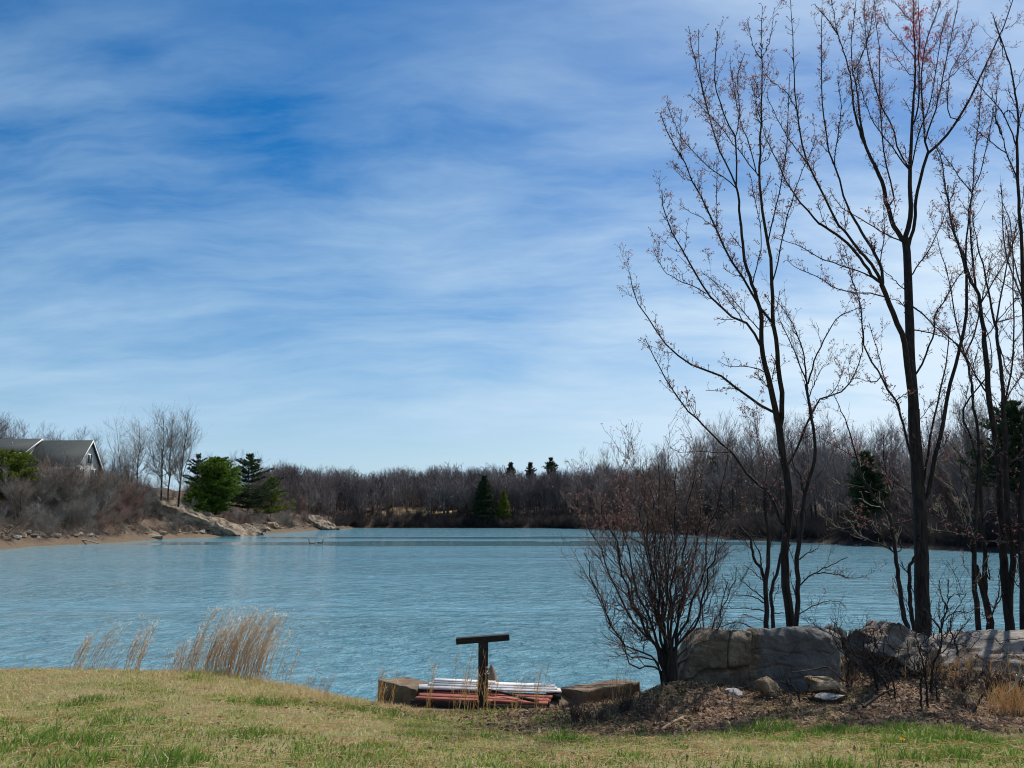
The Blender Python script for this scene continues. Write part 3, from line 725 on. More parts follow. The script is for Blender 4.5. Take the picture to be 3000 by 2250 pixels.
def conifer(name, u, Y, vt, rad, seed, mat, label, **kw):
    h = top_h(u, vt, Y)
    g = ground_at(u, Y); tr, cr = needle_tree(name, h, rad, seed, mat, **kw)
    e = empty(name, g, label, 'evergreen tree'); obj('trunk', tr, e); obj('crown', cr, e); e.rotation_euler.z = seed*1.3; return e

pine_far = leafy('pine_far', (0.035, 0.048, 0.030), (0.075, 0.09, 0.055), 0.25, 0.6)
conifer('pine_tree', 32, shore_Y(32)+12, 1335, 3.5, 31, pine_olive, 'yellow-green pine in front of the house, cut by the left edge', shape='round', tiers=20, dens=1.6, tuft=0.46, bare=0.22)
conifer('white_pine', 652, shore_Y(652)+7, 1348, 3.9, 32, pine_bright, 'bright green bushy pine, the brightest on the left bank above the pale sloping slab', shape='round', tiers=24, dens=1.5, tuft=0.52, bare=0.03, tpt=8)
conifer('white_pine', 588, shore_Y(588)+8, 1420, 3.0, 33, pine_bright, 'small green pine tucked against the left side of the bright bushy pine', shape='cone', tiers=16, dens=1.4, tuft=0.45, bare=0.05)
conifer('pine_tree', 742, shore_Y(742)+17, 1330, 5.6, 34, pine_dark, 'open dark pine with flat layered boughs, right behind the bright bushy pine', shape='tier', tiers=15, dens=0.9, tuft=0.5, gap=0.15, bare=0.1, droop=0.2)
conifer('pine_tree', 812, shore_Y(812)+12, 1395, 5.0, 35, pine_olive, 'wispy olive pine at the right end of the left bank evergreens', shape='cone', tiers=13, dens=0.8, tuft=0.5, gap=0.1)
conifer('pine_tree', 595, shore_Y(595)+22, 1330, 3.4, 36, pine_dark, 'thin dark pine top showing left of and behind the bright bushy pine', shape='tier', tiers=12, dens=0.6, tuft=0.45, gap=0.25, bare=0.35)
conifer('spruce_tree', 1420, shore_Y(1420)+4, 1396, 4.0, 37, pine_dark, 'dense dark conical evergreen on the far shore, the taller of the pair', shape='cone', tiers=22, dens=1.5, tuft=0.75, bare=0.02)
conifer('spruce_tree', 1476, shore_Y(1476)+4, 1440, 2.3, 38, pine_olive, 'narrow green evergreen on the far shore, the shorter of the pair', shape='cone', tiers=18, dens=1.4, tuft=0.6, bare=0.02)
for k, (u, v, rd) in enumerate([(1497, 1345, 4.6), (1553, 1344, 3.6), (1612, 1330, 5.0)]):
    conifer('pine_tree', u, 272, v+13, rd*.65, 40+k, pine_far, ['dark flat-topped pine rising above the far wood, first of three from the left', 'middle one of three pines rising above the far wood', 'tallest of three pines above the far wood, the one furthest right'][k], shape='tier', tiers=18, dens=0.8, tuft=0.8, gap=0.2, bare=0.3)
conifer('spruce_tree', 2520, shore_Y(2520)+4, 1325, 2.1, 44, pine_dark, 'dark evergreen on the right shore, seen between the forking maple and the thickest trunk', shape='round', tiers=22, dens=1.3, tuft=0.45, bare=0.02)
conifer('pine_tree', 2950, shore_Y(2950)+7, 1165, 4.2, 45, pine_dark, 'tall dark pine on the right shore behind the double-stemmed tree', shape='tier', tiers=18, dens=1.2, tuft=0.5, gap=0.1, bare=0.3)
conifer('pine_tree', 2080, shore_Y(2080)+7, 1340, 3.0, 46, pine_dark, 'dim evergreen in the right shore wood behind the multi-stemmed bush', shape='cone', tiers=16, dens=1.1, tuft=0.55, bare=0.1)

# the tall bare trees above the left bank
tall = [bare_tree_meshes('tall_tree', 12, 51, grey_twig, bark, dens=1.5, spread=0.22, clear=0.35, fine=420, tw=0.016, wid=1.0), bare_tree_meshes('tall_tree', 12, 52, grey_twig, bark, dens=1.6, spread=0.26, clear=0.3, fine=460, tw=0.016),
        bare_tree_meshes('tall_tree', 12, 53, grey_twig, grey_twig, dens=1.4, spread=0.25, clear=0.35, fine=420, tw=0.014, trunks=2)]
for k, (u, v, Y, p, lab) in enumerate([(497, 1193, 130, 0, 'tall bare tree left of the bright pine, thickest of the dark trio'), (516, 1215, 132, 1, 'tall thin bare tree in the middle of the dark trio'), (545, 1205, 131, 1, 'tall bare tree of the dark trio standing nearest the bright pine'),
                               (388, 1218, 130, 2, 'paler bare tree with arching limbs between the house and the dark trio'), (425, 1225, 133, 0, 'pale bare tree close left of the dark trio')]):
    make_bare('bare_tree', tall[p], ground_at(u, Y), k*1.7, top_h(u, v, Y)/11.6, lab)

shrub = [bare_tree_meshes('shrub', 4, 61, grey_twig, grey_twig, dens=1.3, spread=0.75, trunks=6, clear=0.1, fine=420, tw=0.011, tl=(0.05, 0.13)),
         bare_tree_meshes('shrub', 4, 62, brown_twig, bark, dens=1.3, spread=0.7, trunks=5, clear=0.08, fine=460, tw=0.011, tl=(0.05, 0.13)),
         bare_tree_meshes('shrub', 4, 63, red_twig, brown_twig, dens=1.3, spread=0.6, trunks=6, clear=0.15, fine=460, tw=0.010, tl=(0.05, 0.13)),
         bare_tree_meshes('shrub', 5, 64, brown_twig, bark, dens=1.5, spread=0.6, trunks=2, clear=0.15, fine=700, tw=0.011, tl=(0.05, 0.12)),
         bare_tree_meshes('shrub', 5, 65, grey_twig, grey_twig, dens=1.5, spread=0.5, trunks=3, clear=0.2, fine=600, tw=0.011, tl=(0.05, 0.12))]
wood = [bare_tree_meshes('wood_tree', 12, 70+k, [far_twig, right_twig][k % 2], [far_twig, grey_twig, bark, far_twig][k], dens=1.6, spread=[0.34, 0.42, 0.3, 0.38][k], clear=[0.10, 0.06, 0.16, 0.08][k], trunks=[1, 2, 1, 2][k], fine=900, tw=0.02, tl=(0.03, 0.08)) for k in range(4)]
shrub_lab = ['grey bare shrub on the left bank', 'brown bare shrub on the left bank', 'reddish bare shrub on the left bank', 'dark-stemmed bare bush on the left bank', 'pale grey bare bush on the left bank']
rs = np.random.default_rng(5)
def sprinkle(n, u0, u1, off, vt, protos, name, cat, labs, group, hh, r=rs, hs=1.0):
    k = 0; tries = 0; hn = [float(max(v.co.z for v in m_[0].vertices))*1.06 for m_ in protos]
    while k < n and tries < n*40:
        tries += 1; u = r.uniform(u0, u1); w0 = on_z(u, float(np.interp(u, [p[0] for p in shore_px], [p[1] for p in shore_px])), 0)
        Y = w0[1]+r.uniform(off[0], off[1]); g = ground_at(u, Y)
        if g[2] < 0.15 or sdf(np.array([g[0]]), np.array([g[1]]))[0] < 0.5: continue
        vmax = np.interp(u, vt[0], vt[1]); top = float(at(u, vmax+r.uniform(0, 30), Y)[2])
        p = int(r.integers(len(protos))); h = min(r.uniform(*hh), top-g[2])
        if h < 1.0: continue
        make_bare(name, protos[p], g, r.uniform(0, 6.28), (h/hn[p]*r.uniform(0.95, 1.25), h/hn[p]), labs[p], cat, group); k += 1
sprinkle(30, 85, 330, (3, 12), ([0, 95, 200, 300, 340], [1345, 1320, 1305, 1310, 1335]), [shrub[3], shrub[4], wood[1], wood[3]], 'bare_tree', 'tree', ['dark slender bare tree before the house', 'pale slender bare tree before the house', 'twin-stemmed bare tree before the house', 'bushy twin-stemmed bare tree before the house'], 'thin bare trees in front of the house', (5.0, 8.0))
LT = ([0, 60, 130, 250, 330, 440, 470, 560, 700, 800, 900, 985], [1460, 1450, 1400, 1390, 1390, 1400, 1470, 1450, 1480, 1420, 1470, 1530])
sprinkle(70, -60, 440, (0.4, 12), LT, shrub, 'bare_shrub', 'shrub', shrub_lab, 'bare shrubs on the left bank', (2.2, 5.5))
sprinkle(34, 95, 480, (7, 16), ([0, 95, 200, 240, 300, 480], [1420, 1400, 1350, 1380, 1355, 1385]), shrub, 'bare_shrub', 'shrub', shrub_lab, 'bare shrubs on the left bank', (3.0, 6.5))
sprinkle(24, 330, 900, (16, 34), ([300, 480, 560, 900], [1370, 1390, 1400, 1420]), shrub, 'bare_shrub', 'shrub', shrub_lab, 'bare shrubs on the left bank', (3.5, 7))
sprinkle(34, 540, 985, (1.0, 14), LT, shrub, 'bare_shrub', 'shrub', shrub_lab, 'bare shrubs on the left bank', (1.5, 3.5))
# trees behind the house and along the left bank's back
rw = np.random.default_rng(9)
def wood_row(n, u0, u1, Y0, Y1, vtop, group, lab, r=rw, jit=45):
    for k in range(n):
        u = u0+(u1-u0)*(k+r.uniform(0.1, 0.9))/n; Y = float(np.interp(u, Y0[0], Y0[1]))+r.uniform(0, Y1); g = ground_at(u, Y)
        if sdf(np.array([g[0]]), np.array([g[1]]))[0] < 1.0: continue
        h = max(4.0, top_h(u, float(np.interp(u, vtop[0], vtop[1]))+abs(r.normal())*jit, Y)); p = int(r.integers(4))
        make_bare('bare_tree', wood[p], g, r.uniform(0, 6.28), (h/11.6*r.uniform(0.85, 1.15), h/11.6), lab[p % len(lab)], 'tree', group)
wood_row(18, -140, 150, ([-200, 400], [122, 128]), 12, ([-200, 60, 110, 150], [1228, 1232, 1250, 1285]), 'bare trees behind the house', ['bare grey tree standing behind the house roof'], jit=12)
wood_row(18, 130, 420, ([0, 400], [128, 140]), 14, ([100, 200, 280, 400], [1285, 1270, 1260, 1330]), 'bare trees right of and behind the house', ['bare brownish tree behind the house and shrubs, below the skyline'], jit=20)
wood_row(22, 560, 1010, ([500, 1010], [150, 214]), 26, ([500, 700, 800, 1000], [1345, 1330, 1350, 1380]), 'bare trees behind the left bank evergreens', ['bare tree at the back of the left bank, behind the evergreens'], jit=16)
# right shore wood
RY = ([1650, 1817, 2080, 2403, 2734, 3000, 3300], [219, 180, 138, 103, 86, 78, 68])
rl = ['bare tree in the dark wood along the right shore', 'twin-stemmed bare tree in the dark wood along the right shore', 'straight bare tree in the dark wood along the right shore', 'spreading twin-stemmed tree in the dark wood along the right shore']
RT = ([1650, 1750, 1850, 2000, 2100, 2300, 2500, 2700, 2850, 3000, 3300], [1335, 1325, 1330, 1290, 1235, 1225, 1250, 1215, 1180, 1200, 1200])
wood_row(44, 1640, 3200, (RY[0], [y+2 for y in RY[1]]), 7, RT, 'bare trees along the right shore', rl, jit=75)
wood_row(44, 1640, 3200, (RY[0], [y+10 for y in RY[1]]), 14, RT, 'bare trees along the right shore', rl, jit=45)
wood_row(40, 1640, 3200, (RY[0], [y+26 for y in RY[1]]), 30, RT, 'bare trees along the right shore', rl, jit=22)

def brush(name, pts, seed, mat, h=(1.0, 2.6), stems=26, tw=0.02, label=None, cat='undergrowth'):
    """a thicket: fans of thin stems on every point, one mass"""
    r = np.random.default_rng(seed); n = len(pts); k = np.repeat(np.arange(n), stems); m = len(k)
    hh = r.uniform(h[0], h[1], n)[k]*r.uniform(0.5, 1.0, m); d = r.normal(size=(m, 3))*np.array([0.55, 0.55, 0.15])+np.array([0, 0, 0.9]); d = nrm(d)
    p0 = pts[k]+r.normal(size=(m, 3))*np.array([0.35, 0.35, 0.0]); s = np.linspace(0, 1, 4)[None, :, None]
    C = p0[:, None]+d[:, None]*(hh[:, None, None]*s)+r.normal(size=(m, 4, 3))*0.07*hh[:, None, None]*s
    RR = np.repeat((tw*np.linspace(1, 0.35, 4))[None], m, 0); a = Acc(); a.tubes(C, RR, 3)
    T, TR = grow(C, RR, m*3, (0.25, 0.7), (25, 60), 0.1, 3, 0.06, 0.7, tw*0.35, (0.3, 1.0), r, 0.5); a.tubes(T, TR, 3)
    o = obj(name, a.mesh(name, mat)); tag(o, label, cat, None, 'stuff'); return o
def shore_strip(u0, u1, n, o0, o1, r):
    out = []
    while len(out) < n:
        u = r.uniform(u0, u1); v = float(np.interp(u, [p[0] for p in shore_px], [p[1] for p in shore_px])); w0 = on_z(u, v, 0); Y = w0[1]+r.uniform(o0, o1); g = ground_at(u, Y)
        if g[2] > 0.03: out.append(g)
    return np.array(out)
rb = np.random.default_rng(17)
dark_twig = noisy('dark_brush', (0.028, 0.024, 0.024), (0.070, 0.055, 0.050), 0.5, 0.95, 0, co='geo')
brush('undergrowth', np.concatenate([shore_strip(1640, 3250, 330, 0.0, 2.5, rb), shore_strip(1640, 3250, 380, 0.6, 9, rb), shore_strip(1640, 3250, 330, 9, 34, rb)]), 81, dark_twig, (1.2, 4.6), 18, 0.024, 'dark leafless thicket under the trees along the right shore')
brush('undergrowth', np.concatenate([shore_strip(990, 1700, 120, 0.0, 2.0, rb), shore_strip(990, 1700, 230, 0.3, 8, rb), shore_strip(860, 1960, 330, 22, 60, rb)]), 82, dark_twig, (1.4, 4.2), 18, 0.045, 'dark low thicket at the foot of the far wood by the water')
brush('undergrowth', np.concatenate([shore_strip(-60, 1000, 170, 0.1, 2.5, rb), shore_strip(-60, 1000, 420, 0.5, 18, rb)]), 83, brown_twig, (0.35, 1.5), 16, 0.012, 'brown bramble and dead weeds under the shrubs of the left bank')
brush('undergrowth', shore_strip(440, 1000, 130, 12, 36, rb), 84, brown_twig, (0.8, 2.2), 14, 0.018, 'brown brushwood behind the evergreens of the left bank')

def far_wood():
    r = np.random.default_rng(91); V = []; a = Acc()
    protos = []
    for k in range(5):
        P, RR, A, AR, B, BR, rr = tree_parts(11, 900+k, dens=[1.0, 1.2, .9, 1.1, 1.3][k], spread=[.3, .38, .26, .34, .3][k], clear=[.08, .05, .2, .1, .05][k])
        T, TR = grow(B, BR, 170, (0.5, 1.1), (18, 45), 0.2, 2, 0.05, 0.8, 0.02, (0.2, 1.0), rr, 0.6)
        tr = tubes(P, RR*1.3, 3); q = Acc(); q.tubes(resample_batch(A, 4), np.clip(resample_r(AR, 4), 0.03, 9), 3)
        def flat(C, wd):
            d = C[:, -1]-C[:, 0]; s = nrm(np.cross(d, rr.normal(size=d.shape)))*wd; n = len(C)
            return np.stack([C[:, 0]-s, C[:, 0]+s, C[:, -1]+s*.5, C[:, -1]-s*.5], 1).reshape(-1, 3), np.arange(4*n).reshape(-1, 4)
        q.add(*flat(B, 0.035)); q.add(*flat(T, 0.028))
        protos.append((tr[0], tr[1], np.concatenate(q.V), np.concatenate(q.F)))
    n = 1150; Vt, Ft, n0 = [], [], 0
    lv, lf, lm = [], [], []
    for i in range(n):
        u = r.uniform(770, 1960); Y = 231+44*r.random()**0.8 if i > 260 else r.uniform(228, 236)
        if 1080 < u < 1300 and Y < 236 and r.random() < 0.8: continue
        g = ground_at(u, Y); p = protos[int(r.integers(5))]
        vt = 1378+8*math.sin(u*0.013)+6*math.sin(u*0.041+1)+abs(r.normal())*26-6
        h = max(5.0, top_h(u, vt, Y))
        if r.random() < 0.25: h *= r.uniform(0.6, 0.9)
        c, s = math.cos(i*2.4), math.sin(i*2.4); sc = h/10.6; wx = sc*r.uniform(0.85, 1.2)
        for (vv, ff, mi) in ((p[0], p[1], 1 if r.random() < 0.2 else 0), (p[2], p[3], 0)):
            x = vv[:, 0]*wx; y = vv[:, 1]*wx
            lv.append(np.stack([x*c-y*s+g[0], x*s+y*c+g[1], vv[:, 2]*sc+g[2]], 1)); lf.append(ff+n0); lm.append(mi); n0 += len(vv)
    me = new_mesh('far_wood', np.concatenate(lv), lf, [far_twig, lichen], lm)
    tag(obj('far_wood', me), 'long leafless purple-brown wood along the far side of the lake', 'woodland', None, 'stuff')
far_wood()
# ---------------------------------------------------------------- multi-stemmed bush beside the boulder
def bush():
    r = np.random.default_rng(101); Y0 = 11.25; base = np.array([1958.0, 2025.0])
    tg = [(1672, 1545, 1), (1690, 1440, 0), (1735, 1370, 0), (1790, 1330, 0), (1828, 1275, 0), (1872, 1262, 0), (1925, 1250, 0), (1948, 1238, 0), (1990, 1262, 0), (2040, 1290, 0), (2085, 1235, 0), (2150, 1215, 0),
          (2110, 1330, 0), (2150, 1440, 0), (2185, 1600, 1), (2160, 1650, 1), (1700, 1640, 1), (1740, 1730, 1), (1860, 1380, 0), (1960, 1400, 0), (2050, 1420, 0), (1780, 1480, 0), (2010, 1330, 0), (1900, 1320, 0), (2120, 1540, 1), (1720, 1500, 0)]
    P, RR = [], []
    for i, (u, v, lowf) in enumerate(tg):
        if i in (4, 12, 20, 22, 25): continue
        b = base+np.array([(u-base[0])*0.045+r.normal()*4, 0]); tt = base+(np.array([u, v], float)-base)*np.array([0.88, 0.86]); mid = b+(tt-b)*0.45+np.array([(u-base[0])*(0.06 if not lowf else 0.10), 25 if lowf else -10]); q1 = b+(tt-b)*0.18+np.array([-(u-base[0])*0.05, -25])
        dd = r.uniform(-1.3, 1.3)*min(1.0, (base[1]-v)/500)
        px = resample(np.array([[*b, Y0], [*q1, Y0+dd*0.12], [*mid, Y0+dd*0.5], [*tt, Y0+dd]]), 14)
        p = np.array([at(*q) for q in px]); p[1:] += r.normal(size=(13, 3))*0.024; P.append(p); RR.append(np.linspace(9.8 if not lowf else 6.2, 2.3, 14)*0.5*Y0/F_PX*np.linspace(1, .85, 14))
    P = np.array(P); RR = np.array(RR); P[:, 0, 2] -= 0.25
    root = empty('multi_stem_bush', P[6, 0]+[0, 0, .25], 'wide leafless bush of many fanning dark stems at the left end of the boulder', 'bush'); o = np.array(root.location)
    a = Acc(); a.tubes(P, RR, 6)
    st = at(1958, 2075, Y0); tp = at(1962, 1905, Y0); tk = resample(np.array([st, (st+tp)/2+[0.02, 0, 0], tp]), 8)[None]; a.tubes(tk, np.linspace(0.16, 0.085, 8)[None], 9)
    obj('trunk', a.mesh('trunk', bark, True), root, -o)
    A, AR = grow(P, RR, 230, (0.25, 0.72), (18, 48), 0.22, 7, 0.036, 0.6, 0.0035, (0.25, 0.97), r, 0.45)
    B, BR = grow(A, AR, 760, (0.14, 0.40), (20, 50), 0.2, 5, 0.045, 0.7, 0.0028, (0.2, 1.0), r, 0.6)
    AB = np.concatenate([resample_batch(P, 5), resample_batch(A, 5), B]); ABR = np.concatenate([resample_r(RR, 5), resample_r(AR, 5), BR])
    C, CR = grow(AB, ABR, 4600, (0.05, 0.19), (25, 65), 0.15, 4, 0.06, 0.8, 0.0022, (0.3, 1.0), r, 0.7); CR = np.minimum(CR, 0.0032)
    c = Acc(); c.tubes(A, np.minimum(AR, .012), 4); c.tubes(B, np.minimum(BR, .005), 3); c.tubes(C, CR, 3)
    obj('crown', c.mesh('crown', noisy('bush_twigs', (0.050, 0.030, 0.026), (0.14, 0.085, 0.072), 7, 0.85, 0)), root, -o)
    tips = np.concatenate([C[:, -1], B[:, -1]]); z = tips[:, 2]; top = r.random(len(tips)) < np.clip((z-2.2)/2.2, 0.05, 0.8); V, Fq = spray(tips[top], r, 2, (0.012, 0.026), 0.6, 0.0); obj('bud', new_mesh('bud', V, [Fq], bud_m), root, -o)
    rd = tips[(np.abs(at(1740, 1430, 11.2)[0]-tips[:, 0]) < 0.45) & (np.abs(z-at(1740, 1430, 11.2)[2]) < 0.55)]; V, Fq = spray(rd, r, 3, (0.014, 0.03)); obj('dry_leaf', new_mesh('dry_leaf', V, [Fq], blossom_m), root, -o)['kind'] = 'stuff'
bush()

# ---------------------------------------------------------------- stone
def stone_mat(name, a, b_, c, blue=None, scale=3.0, ck=1.0):
    m, t, b = material(name); v = obj_co(t); n1 = t.noise(v, scale, 8, 0.65); n2 = t.noise(v, scale*6, 6, 0.7); n3 = t.noise(t.mapping(v, sc=(1, 1, 3.5)), scale*0.7, 5, 0.6)
    col = t.mix(t.ramp(n1, 0.36, 0.62), a, b_); col = t.mix(t.ramp(n3, 0.52, 0.68), col, c); col = t.mix(t.ramp(n2, 0.55, 0.75), col, tuple(x*0.5 for x in a))
    if blue: col = blue(t, v, col, n1)
    vo = t.n('ShaderNodeTexVoronoi', feature='DISTANCE_TO_EDGE'); dv = t.n('ShaderNodeTexNoise'); t.put(dv, 'Vector', v); t.put(dv, 'Scale', scale*1.3); t.put(dv, 'Detail', 4.0)
    t.put(vo, 'Vector', t.vmath('ADD', t.mapping(v, sc=(1, 1, 1.9)), t.vmath('SCALE', dv.outputs[1], None, 0.45))); t.put(vo, 'Scale', scale*0.62)
    crack = t.math('MULTIPLY', t.ramp(vo.outputs[0], 0.0, 0.035*(0.35+0.65*ck), 1.0, 0.0), ck); col = t.mix(t.math('MULTIPLY', crack, t.ramp(n3, 0.42, 0.55)), col, tuple(x*0.22 for x in a))
    spk = t.ramp(t.noise(v, scale*22, 3, 0.7), 0.62, 0.72); col = t.mix(t.math('MULTIPLY', spk, 0.5), col, tuple(min(1, x*1.7) for x in b_))
    t.put(b, 'Base Color', col); b.inputs['Roughness'].default_value = 0.9; b.inputs['Specular IOR Level'].default_value = 0.2
    bump(t, b, t.math('SUBTRACT', t.math('ADD', n1, t.math('MULTIPLY', n2, 0.6)), t.math('MULTIPLY', crack, 0.8)), 1.0, 0.05); return m
def boulder_tint(t, v, col, n):
    s = t.n('ShaderNodeSeparateXYZ'); t.put(s, 0, v); x, y, z = s.outputs
    r = t.ramp(t.math('ADD', x, t.math('MULTIPLY', t.math('SUBTRACT', n, 0.5), 0.5)), -0.02, 0.14)
    col = t.mix(r, col, t.mix(t.ramp(n, 0.3, 0.7), (0.095, 0.092, 0.088), (0.17, 0.165, 0.155)))
    e = t.ramp(t.math('ADD', t.math('SUBTRACT', x, t.math('MULTIPLY', y, 0.45)), t.math('MULTIPLY', t.math('SUBTRACT', n, 0.5), 0.12)), 1.07, 1.12)
    return t.mix(e, col, (0.50, 0.30, 0.11))
boulder_m = stone_mat('boulder_stone', (0.095, 0.074, 0.054), (0.19, 0.155, 0.115), (0.23, 0.195, 0.155), boulder_tint, 2.6, 0.22)
grey_rock = stone_mat('grey_rock', (0.085, 0.070, 0.058), (0.19, 0.165, 0.14), (0.20, 0.125, 0.08), None, 2.8)
pale_rock = stone_mat('pale_rock', (0.15, 0.13, 0.11), (0.31, 0.275, 0.24), (0.16, 0.13, 0.11), None, 2.6)
tan_rock = stone_mat('tan_rock', (0.22, 0.15, 0.09), (0.36, 0.28, 0.19), (0.30, 0.16, 0.07), None, 4)
white_rock = stone_mat('white_rock', (0.32, 0.30, 0.28), (0.50, 0.48, 0.45), (0.26, 0.22, 0.18), None, 6)
slab_rock = stone_mat('slab_rock', (0.12, 0.095, 0.068), (0.25, 0.205, 0.155), (0.085, 0.064, 0.046), None, 0.7, 0.8)
from mathutils import noise as mnoise
def fnoise(V, sc, seed=0, o=4):
    return np.array([mnoise.fractal(Vector((p[0]*sc+seed*7.3, p[1]*sc-seed*3.1, p[2]*sc+seed)), 1.0, 2.0, o) for p in V])
def cube_surface(n, f):
    """grid on the surface of the unit cube, (na,nb,nc) cells, mapped by f"""
    na, nb, nc = n; pts = []; F = []; k = 0
    for ax, (p, q) in (((0), (nb, nc)), ((1), (na, nc)), ((2), (na, nb))):
        for side in (0, 1):
            u, v = np.meshgrid(np.linspace(0, 1, p+1), np.linspace(0, 1, q+1), indexing='ij'); w_ = np.full_like(u, side)
            c = [u, v]; c.insert(ax, w_); g = np.stack(c, -1); pts.append(g.reshape(-1, 3)); idx = np.arange((p+1)*(q+1)).reshape(p+1, q+1)+k; k += idx.size
            a, b, cc, d = idx[:-1, :-1], idx[1:, :-1], idx[1:, 1:], idx[:-1, 1:]
            fl = (side == 1) ^ (ax == 1); F.append((np.stack([a, b, cc, d], -1) if fl else np.stack([d, cc, b, a], -1)).reshape(-1, 4))
    V = np.concatenate(pts); F = np.concatenate(F); key = np.round(V*1e5).astype(np.int64); _, i, inv = np.unique(key, axis=0, return_index=True, return_inverse=True)
    return f(V[i]), inv.reshape(-1)[F]
def big_boulder():
    Yf = 11.25; L = at(1998, 2050, Yf); Rr = at(2456, 2050, Yf); W = Rr[0]-L[0]; H = at(2200, 1850, Yf)[2]-L[2]+0.12; cx_ = (L[0]+Rr[0])/2
    pts = parse('C 0,0')  # keeps tile names together
    ts = np.array([(1998, 1935), (2018, 1890), (2050, 1856), (2090, 1851), (2230, 1850), (2330, 1848), (2400, 1849), (2436, 1862), (2456, 1874)], float); ta = (ts[:, 0]-1998)/458
    tz = np.array([at(u, v, Yf)[2]-L[2]+0.12 for u, v in ts])
    def f(q):
        a, b, c = q.T; a0 = a
        x = -W/2+W*a; top = np.interp(a, ta, tz)-0.10*c*(1-0.4*np.sin(a*9)); z = b*top-0.12
        left = np.interp(b, [0, .35, .6, .8, 1], [0.06, 0.0, 0.0, 0.02, 0.05])*W; x = x+left*(1-a)
        x = x+c*(a-0.5)*0.95*(a > .5)*(a-.5)*2
        y = 0.95*c
        fr = (1-c)**3
        step = sstep(a, 0.452, 0.462); y = y+fr*(0.13*step)
        ck = 0.44+0.10*np.minimum(a/0.45, 1)-0.02*np.sin(a*25)
        y = y+fr*(a < .46)*(0.09*np.exp(-((b-ck)/0.016)**2)+0.10*sstep(a, 0.29, 0.34)*sstep(ck-b, 0.0, 0.03)*sstep(b, 0.0, 0.30)+0.03*sstep(ck-b, -0.01, 0.02))
        for bb, amp in ((0.72, .03), (0.50, .022), (0.34, .018)): y = y+fr*step*amp*np.exp(-((b-bb-0.02*np.sin(a*14+bb*9))/0.013)**2)
        y = y+fr*0.05*sstep(np.abs(a-0.30), 0.008, 0.0)*(b > ck)
        # rounded edges
        e = np.minimum.reduce([b*9+1, (1-b)*9, a0*14, (1-a0)*14, np.full_like(b, 1.0)]); y = y+fr*0.10*(1-np.clip(e, 0, 1))**2
        return np.stack([x, y, z], 1)
    V, Fq = cube_surface((150, 66, 34), f); fl_ = np.round(fnoise(V, 1.3, 8, 2)*3.5)/3.5; V = V+np.stack([fnoise(V, 2.0, 1), fnoise(V, 2.2, 2)+fl_*0.9, fnoise(V, 2.4, 3)], 1)*np.array([.04, .045, .035])+np.stack([fnoise(V, 7, 4, 4), fnoise(V, 8, 5, 4), fnoise(V, 7, 6, 4)], 1)*0.016
    o = obj('boulder', new_mesh('boulder', V, [Fq], boulder_m, None, False), None, (cx_, Yf, L[2])); tag(o, 'big squared grey boulder with a cracked ledge and an orange right end', 'boulder')
big_boulder()
def ico(n):
    import bmesh
    bm = bmesh.new(); bmesh.ops.create_icosphere(bm, subdivisions=n, radius=1.0); V = np.array([v.co for v in bm.verts]); F = np.array([[v.index for v in f.verts] for f in bm.faces]); bm.free(); return V, F
def rock_mesh(name, seed, size, mat, planes=16, sub=4, cut=(0.5, 0.88), rough=0.05, peak=0.0, smooth=False, layers=0.06):
    r = np.random.default_rng(seed); V, F = ico(sub)
    for k in range(planes):
        n = r.normal(size=3); n /= np.linalg.norm(n); d = r.uniform(*cut); h = V@n; V = V-np.outer(np.maximum(h-d, 0), n)
    V = V/np.abs(V).max(0); V = V+V*fnoise(V, 1.6, seed, 5)[:, None]*rough*2.4+V*(np.abs(fnoise(V*np.array([1, 1, 2.2]), 3.2, seed+1, 4))[:, None]-.2)*rough*1.3
    V = V*(1+layers*np.round(fnoise(V*np.array([.6, .6, 2.4]), 1.5, seed+9, 3)*4)/4)[:, None]
    if peak: V[:, 0] *= 1-peak*np.clip(V[:, 2], -0.2, 1); V[:, 1] *= 1-peak*0.6*np.clip(V[:, 2], -0.2, 1)
    return new_mesh(name, V*np.array(size), [F], mat, None, smooth)
def rock(name, u, v, Y, seed, size, mat, label, rot=(0, 0, 0), cat='rock', **kw):
    p = at(u, v, Y); o = obj(name, rock_mesh(name, seed, size, mat, **kw), None, p, rot); return tag(o, label, cat)
rock('rock', 2618, 1905, 12.5, 201, (0.78, 0.6, 0.50), grey_rock, 'peaked brown and grey rock between the big boulder and the pale ledge', (0, 0, .3), sub=5, planes=20, peak=0.45, rough=0.09, layers=.14, cut=(.45, .8))
rock('rock', 2640, 1945, 12.0, 202, (0.42, 0.4, 0.20), grey_rock, 'low grey rock in front of the peaked rock', (0, -.15, .2), sub=4, rough=0.07)
rock('rock_ledge', 2905, 1915, 12.5, 203, (1.28, 0.75, 0.30), pale_rock, 'long pale flat-topped rock ledge at the right edge of the photo', (R_(6), R_(-3), R_(-4)), sub=5, planes=18, cut=(0.5, 0.8), rough=0.10, layers=.12)
rock('rock', 2452, 1860, 12.7, 204, (0.17, 0.2, 0.16), grey_rock, 'small dark block peeping out behind the right end of the big boulder', sub=3)
rock('rock', 2500, 1885, 12.7, 214, (0.22, 0.25, 0.2), grey_rock, 'brown lump of rock left of the peaked rock', sub=3, rough=.08)
rock('stone', 2248, 2012, 10.75, 205, (0.17, 0.15, 0.13), tan_rock, 'upright tan stone at the foot of the big boulder under its middle step', (0, .2, .4), 'stone', sub=3)
rock('stone', 2152, 2032, 10.7, 206, (0.15, 0.13, 0.075), white_rock, 'small whitish stone at the foot of the big boulder, left of the upright tan stone', (0, 0, 1.2), 'stone', sub=3)
rock('stone', 2418, 2008, 10.8, 207, (0.27, 0.2, 0.12), tan_rock, 'wedge-shaped tan stone under the right end of the big boulder', (0, .12, -.2), 'stone', sub=4)
